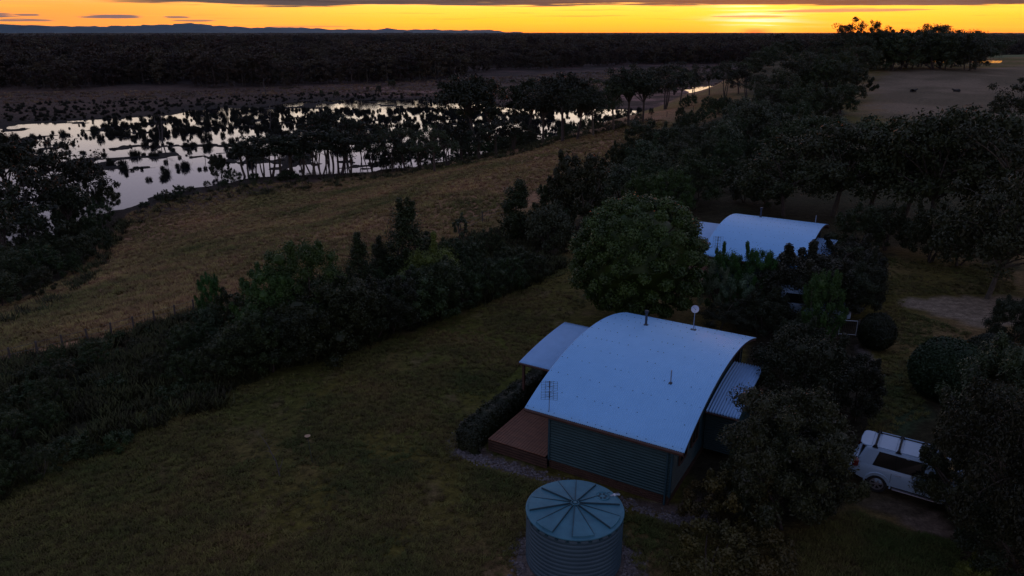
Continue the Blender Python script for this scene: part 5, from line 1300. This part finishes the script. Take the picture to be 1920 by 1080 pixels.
def forest_pts(r0, r1, spacing, azl=-.72, azr=.72):
    out = []; area = (azr - azl) * .5 * (r1 * r1 - r0 * r0); n = int(area / spacing ** 2)
    rr_ = np.sqrt(R.random(n) * (r1 * r1 - r0 * r0) + r0 * r0); aa = R.random(n) * (azr - azl) + azl
    lim = np.interp(aa, eaz, ern); x = rr_ * np.sin(aa); y = rr_ * np.cos(aa)
    ok = rr_ > lim + (fbm(x / 40, y / 40, 3, 41) - .5) * 60
    clear = fbm(x / 190, y / 80, 3, 43) > .585
    ok &= ~(clear & (rr_ > lim + 30))
    for P in (POND2, *PONDS):
        ok &= polydist(x, y, P) < -8
    # keep the sight line to the far ponds open
    for P in PONDS:
        cx = np.mean([p[0] for p in P]); cy = np.mean([p[1] for p in P]); a0 = math.atan2(cx, cy); r_ = math.hypot(cx, cy)
        ok &= ~((np.abs(aa - a0) < 12 / r_ * 1.0 + .012) & (rr_ > r_ * .60) & (rr_ < r_))
    right = (aa > .36) & (rr_ < 760); ok &= ~right
    return x[ok], y[ok], rr_[ok]
x, y, q = forest_pts(330, 1000, 7.6)
z = terrain(x, y); gn_scatter('near_forest', np.stack([x, y, np.minimum(z, -11.6)], 1), R.uniform(.45, 1.1, len(x)) * (.62 + .8 * fbm(x / 60, y / 60, 3, 44)) * np.where(R.random(len(x)) < .05, 1.3, 1), ft, 5, 'dark gum forest beyond the marsh across the whole view')
x, y, q = forest_pts(1000, 2300, 17)
gn_scatter('middle_forest', np.stack([x, y, np.full(len(x), -12.)], 1), R.uniform(.8, 1.25, len(x)) * 1.2, ft, 6, 'middle distance forest stretching to the horizon')
def grove(seed):
    r = np.random.default_rng(seed); k = 90; cs = np.stack([r.uniform(-55, 55, k), r.uniform(-55, 55, k), r.uniform(7, 15, k)], 1); w = r.uniform(6, 10, k); rs = np.stack([w, w, w * .55], 1)
    V = leafquads(cs, rs, 22, 4.5, r, .6, .6, .7); V2, F2 = core(cs[:40], rs[:40] * .8, r); V = np.concatenate([V, V2[F2].reshape(-1, 3)]); return npmesh('grove', V, quads(V), M['forest'])
gv = [grove(600 + i) for i in range(3)]
x, y, q = forest_pts(2300, 7500, 90)
gn_scatter('far_forest', np.stack([x, y, np.full(len(x), -12.)], 1), R.uniform(.6, 1.35, len(x)), gv, 7, 'far forest canopy below the skyline')
# canopy beyond: one rough sheet
ra = np.geomspace(7000, 17000, 60); aa = np.linspace(-.8, .8, 500); AA, RA = np.meshgrid(aa, ra, indexing='ij'); x = RA * np.sin(AA); y = RA * np.cos(AA)
z = -4 + 8 * fbm(x / 120, y / 120, 4, 51) + 5 * vnoise(AA * 260, RA / 900, 3) ** 3
I = np.arange(x.size).reshape(x.shape); Fq = np.stack([I[:-1, :-1], I[:-1, 1:], I[1:, 1:], I[1:, :-1]], -1).reshape(-1, 4)
o = link(bpy.data.objects.new('distant_woodland', npmesh('distant_woodland', np.stack([x, y, z], -1).reshape(-1, 3), Fq, M['forest'], smooth=True))); tag(o, 'distant woodland canopy under the horizon', 'woodland', kind='stuff')

# tussocks: grass stuff on meadow, margins and lawn
def tuft(seed, n, h_, w, m):
    r = np.random.default_rng(seed); a = r.random(n) * 2 * PI; b = np.stack([r.normal(size=n) * w * .3, r.normal(size=n) * w * .3, 0 * a], 1)
    tip = b + np.stack([np.cos(a) * w * .6, np.sin(a) * w * .6, h_ * (.5 + .6 * r.random(n))], 1); sd = np.stack([-np.sin(a), np.cos(a), 0 * a], 1) * w * .06
    V = np.stack([b - sd, b + sd, tip + sd * .3, tip - sd * .3], 1).reshape(-1, 3); return npmesh('tussock', V, quads(V), m)
tg = [tuft(700 + i, 22, .11, .20, M['tuft']) for i in range(3)]; td = [tuft(710 + i, 24, .30, .45, M['drytuft']) for i in range(3)]; tr = [tuft(720 + i, 30, .6, .7, M['ranktuft']) for i in range(2)]; tm = [tuft(730 + i, 24, .30, .45, M['marshtuft']) for i in range(3)]
def cover(name, pts, n, prot, sc, seed, label, uni=0.):
    P = gpoly(pts); xs = [p[0] for p in P]; ys = [p[1] for p in P]; R = np.random.default_rng(seed)
    x = R.uniform(min(xs), max(xs), n * 3); y = R.uniform(min(ys), max(ys), n * 3)
    # thin with distance so that the density in view stays even
    ok = inpoly(x, y, P); ok &= R.random(len(x)) < np.clip((min(ys) + 12) / y, .15, 1)
    nz = fbm(x / 3, y / 3, 3, seed); ok &= R.random(len(x)) < np.maximum(sm((nz - .36) / .3) + .12, uni)
    c, s_ = math.cos(YAW), math.sin(YAW)
    for hx_ in (HA, HB):
        u = (x - hx_.x) * c + (y - hx_.y) * s_; v_ = -(x - hx_.x) * s_ + (y - hx_.y) * c; ok &= ~((u > -3.3) & (u < 8.4) & (v_ > -.7) & (v_ < 12))
    ok &= np.hypot(x - TX, y - TY) > TR + .4
    x = x[ok][:n]; y = y[ok][:n]; z = terrain(x, y)
    gn_scatter(name, np.stack([x, y, z], 1), R.uniform(.5, 1.3, len(x)) * sc, prot, seed, label)
cover('lawn_grass', [(-40, 1120), (-40, 900), (300, 760), (420, 735), (600, 690), (850, 600), (1060, 500), (1100, 570), (1000, 660), (860, 800), (880, 870), (1280, 985), (1400, 1120)], 30000, tg, 1.0, 61, 'short rough grass of the lawn')
cover('meadow_grass', [(-40, 680), (-40, 600), (120, 520), (240, 400), (330, 372), (480, 345), (680, 335), (960, 290), (1240, 225), (1280, 240), (1150, 290), (1000, 360), (900, 440), (700, 500), (420, 560), (300, 605)], 46000, td, .85, 62, 'dry brown tussock grass of the meadow', .75)
cover('rough_grass', [(-40, 690), (120, 665), (300, 610), (700, 500), (900, 440), (1060, 400), (1060, 500), (1000, 535), (820, 600), (640, 665), (500, 700), (420, 740), (410, 765), (200, 830), (60, 900), (-40, 960)], 9000, tr, .9, 63, 'tall rough grass among the shrub belt')
cover('bank_grass', [(-40, 620), (100, 560), (215, 420), (330, 366), (560, 332), (700, 325), (950, 282), (1220, 222), (1225, 230), (950, 296), (680, 342), (340, 382), (240, 430), (120, 570), (-40, 640)], 6000, tr, 1.2, 64, 'dark rank grass on the lagoon bank')
cover('yard_grass', [(1590, 900), (1640, 760), (1660, 650), (1640, 560), (1640, 480), (1900, 500), (1900, 550), (1690, 555), (1700, 585), (1830, 625), (1700, 700), (1740, 780), (1690, 800)], 9000, tg, 1.1, 65, 'short green grass of the yard by the drive')
cover('corner_grass', [(1290, 985), (1500, 1010), (1600, 960), (1700, 1000), (1790, 1020), (1800, 1120), (1230, 1120)], 6000, tg, 1.2, 66, 'dark rough grass at the bottom right')
cover('marsh_sedge', [(-200, 236), (-200, 200), (300, 186), (620, 176), (900, 176), (940, 200), (560, 192), (390, 206), (240, 226)], 4500, [reeds[0], reeds[1], *tm, *tr], .62, 67, 'dark sedge on the wet far margin of the lagoon')
cover('marsh_grass', [(-200, 200), (-200, 176), (400, 170), (850, 148), (1300, 125), (1360, 150), (1300, 165), (950, 185), (620, 178)], 12000, tm, 2.2, 68, 'pinkish brown grass of the marsh before the forest')
# edging stones round the cottage and tank
def stone(seed):
    r = np.random.default_rng(seed); bm = bmesh.new(); bmesh.ops.create_icosphere(bm, subdivisions=1, radius=.06)
    for v in bm.verts: v.co *= float(r.uniform(.7, 1.25)); v.co.z *= .6
    me_ = bpy.data.meshes.new('stone'); bm.to_mesh(me_); bm.free(); me_.materials.append(M['gravel_stone']); return me_
st = [stone(i) for i in range(4)]
R = np.random.default_rng(3); pts = []
line = [(-3.95, 2.6), (-3.95, 1.5), (-3.8, .1), (-3.2, -.55), (-2.0, -.55), (0, -.42), (3, -.35), (6.6, -.35), (7.6, -.1), (7.9, .6)]
for i in range(2600):
    t = R.random() * (len(line) - 1); k = int(t); f_ = t - k; a = line[k]; b = line[k + 1]
    q = hl(a[0] * (1 - f_) + b[0] * f_ + R.normal() * .2, a[1] * (1 - f_) + b[1] * f_ + R.normal() * .2); pts.append((q.x, q.y, .01))
for i in range(900):
    a = R.random() * 2 * PI; d = TR + .12 + abs(R.normal()) * .28; pts.append((TX + d * math.cos(a), TY + d * math.sin(a), .01))
gn_scatter('edging_gravel', pts, R.uniform(.35, 1.3, len(pts)), st, 9, 'pale stones edging the deck, wall and tank')

# ------------------------------------------------------------------ cows lying in the paddock
def cow(px, py, rz, label):
    P = gp(px, py); o = empty('cow', P, rz); tag(o, label, 'cow')
    me_ = bpy.data.meshes.new('cow_body')
    J = [((-.8, 0, .55), .34), ((-.3, 0, .52), .42), ((.3, 0, .55), .40), ((.75, 0, .62), .30), ((1.05, 0, .85), .19), ((1.30, 0, 1.02), .15), ((1.62, .02, .90), .10),
         ((-.75, .38, .22), .16), ((-.35, .5, .12), .09), ((-.75, -.38, .22), .16), ((-.3, -.5, .12), .09), ((.6, .3, .25), .11), ((.9, .34, .10), .08), ((.6, -.3, .25), .11), ((.9, -.34, .10), .08),
         ((-1.1, 0, .65), .07), ((-1.2, .05, .25), .035), ((1.26, .2, 1.10), .04), ((1.26, -.2, 1.10), .04)]
    Eg = [(0, 1), (1, 2), (2, 3), (3, 4), (4, 5), (5, 6), (0, 7), (7, 8), (0, 9), (9, 10), (3, 11), (11, 12), (3, 13), (13, 14), (0, 15), (15, 16), (5, 17), (5, 18)]
    me_.from_pydata([j[0] for j in J], Eg, []); me_.materials.append(M['cow']); b = link(bpy.data.objects.new('body', me_), o)
    sk = b.modifiers.new('skin', 'SKIN'); sk.use_smooth_shade = True
    for i, j in enumerate(J): me_.skin_vertices[0].data[i].radius = (j[1], j[1])
    me_.skin_vertices[0].data[1].use_root = True
    b.modifiers.new('sub', 'SUBSURF').render_levels = 1
cow(1712, 173, .2, 'black cow lying in the paddock, the left of two')
cow(1793, 173, 3.0, 'black cow lying in the paddock, the right of two')

# ------------------------------------------------------------------ haze
mb = MB(); mb.box(-24000, 24000, -900, 31500, -40, 620)
hz = mb.build('haze', M['wire']); hz.data.materials.clear(); tag(hz, kind='stuff')
hm = bpy.data.materials.new('thin_haze'); hm.use_nodes = True; n_ = hm.node_tree.nodes; n_.remove(n_['Principled BSDF'])
pv = n_.new('ShaderNodeVolumePrincipled'); pv.inputs['Color'].default_value = (.34, .72, 1, 1); pv.inputs['Density'].default_value = 6.5e-6; pv.inputs['Anisotropy'].default_value = .6
hm.node_tree.links.new(pv.outputs[0], n_['Material Output'].inputs['Volume']); hz.data.materials.append(hm)
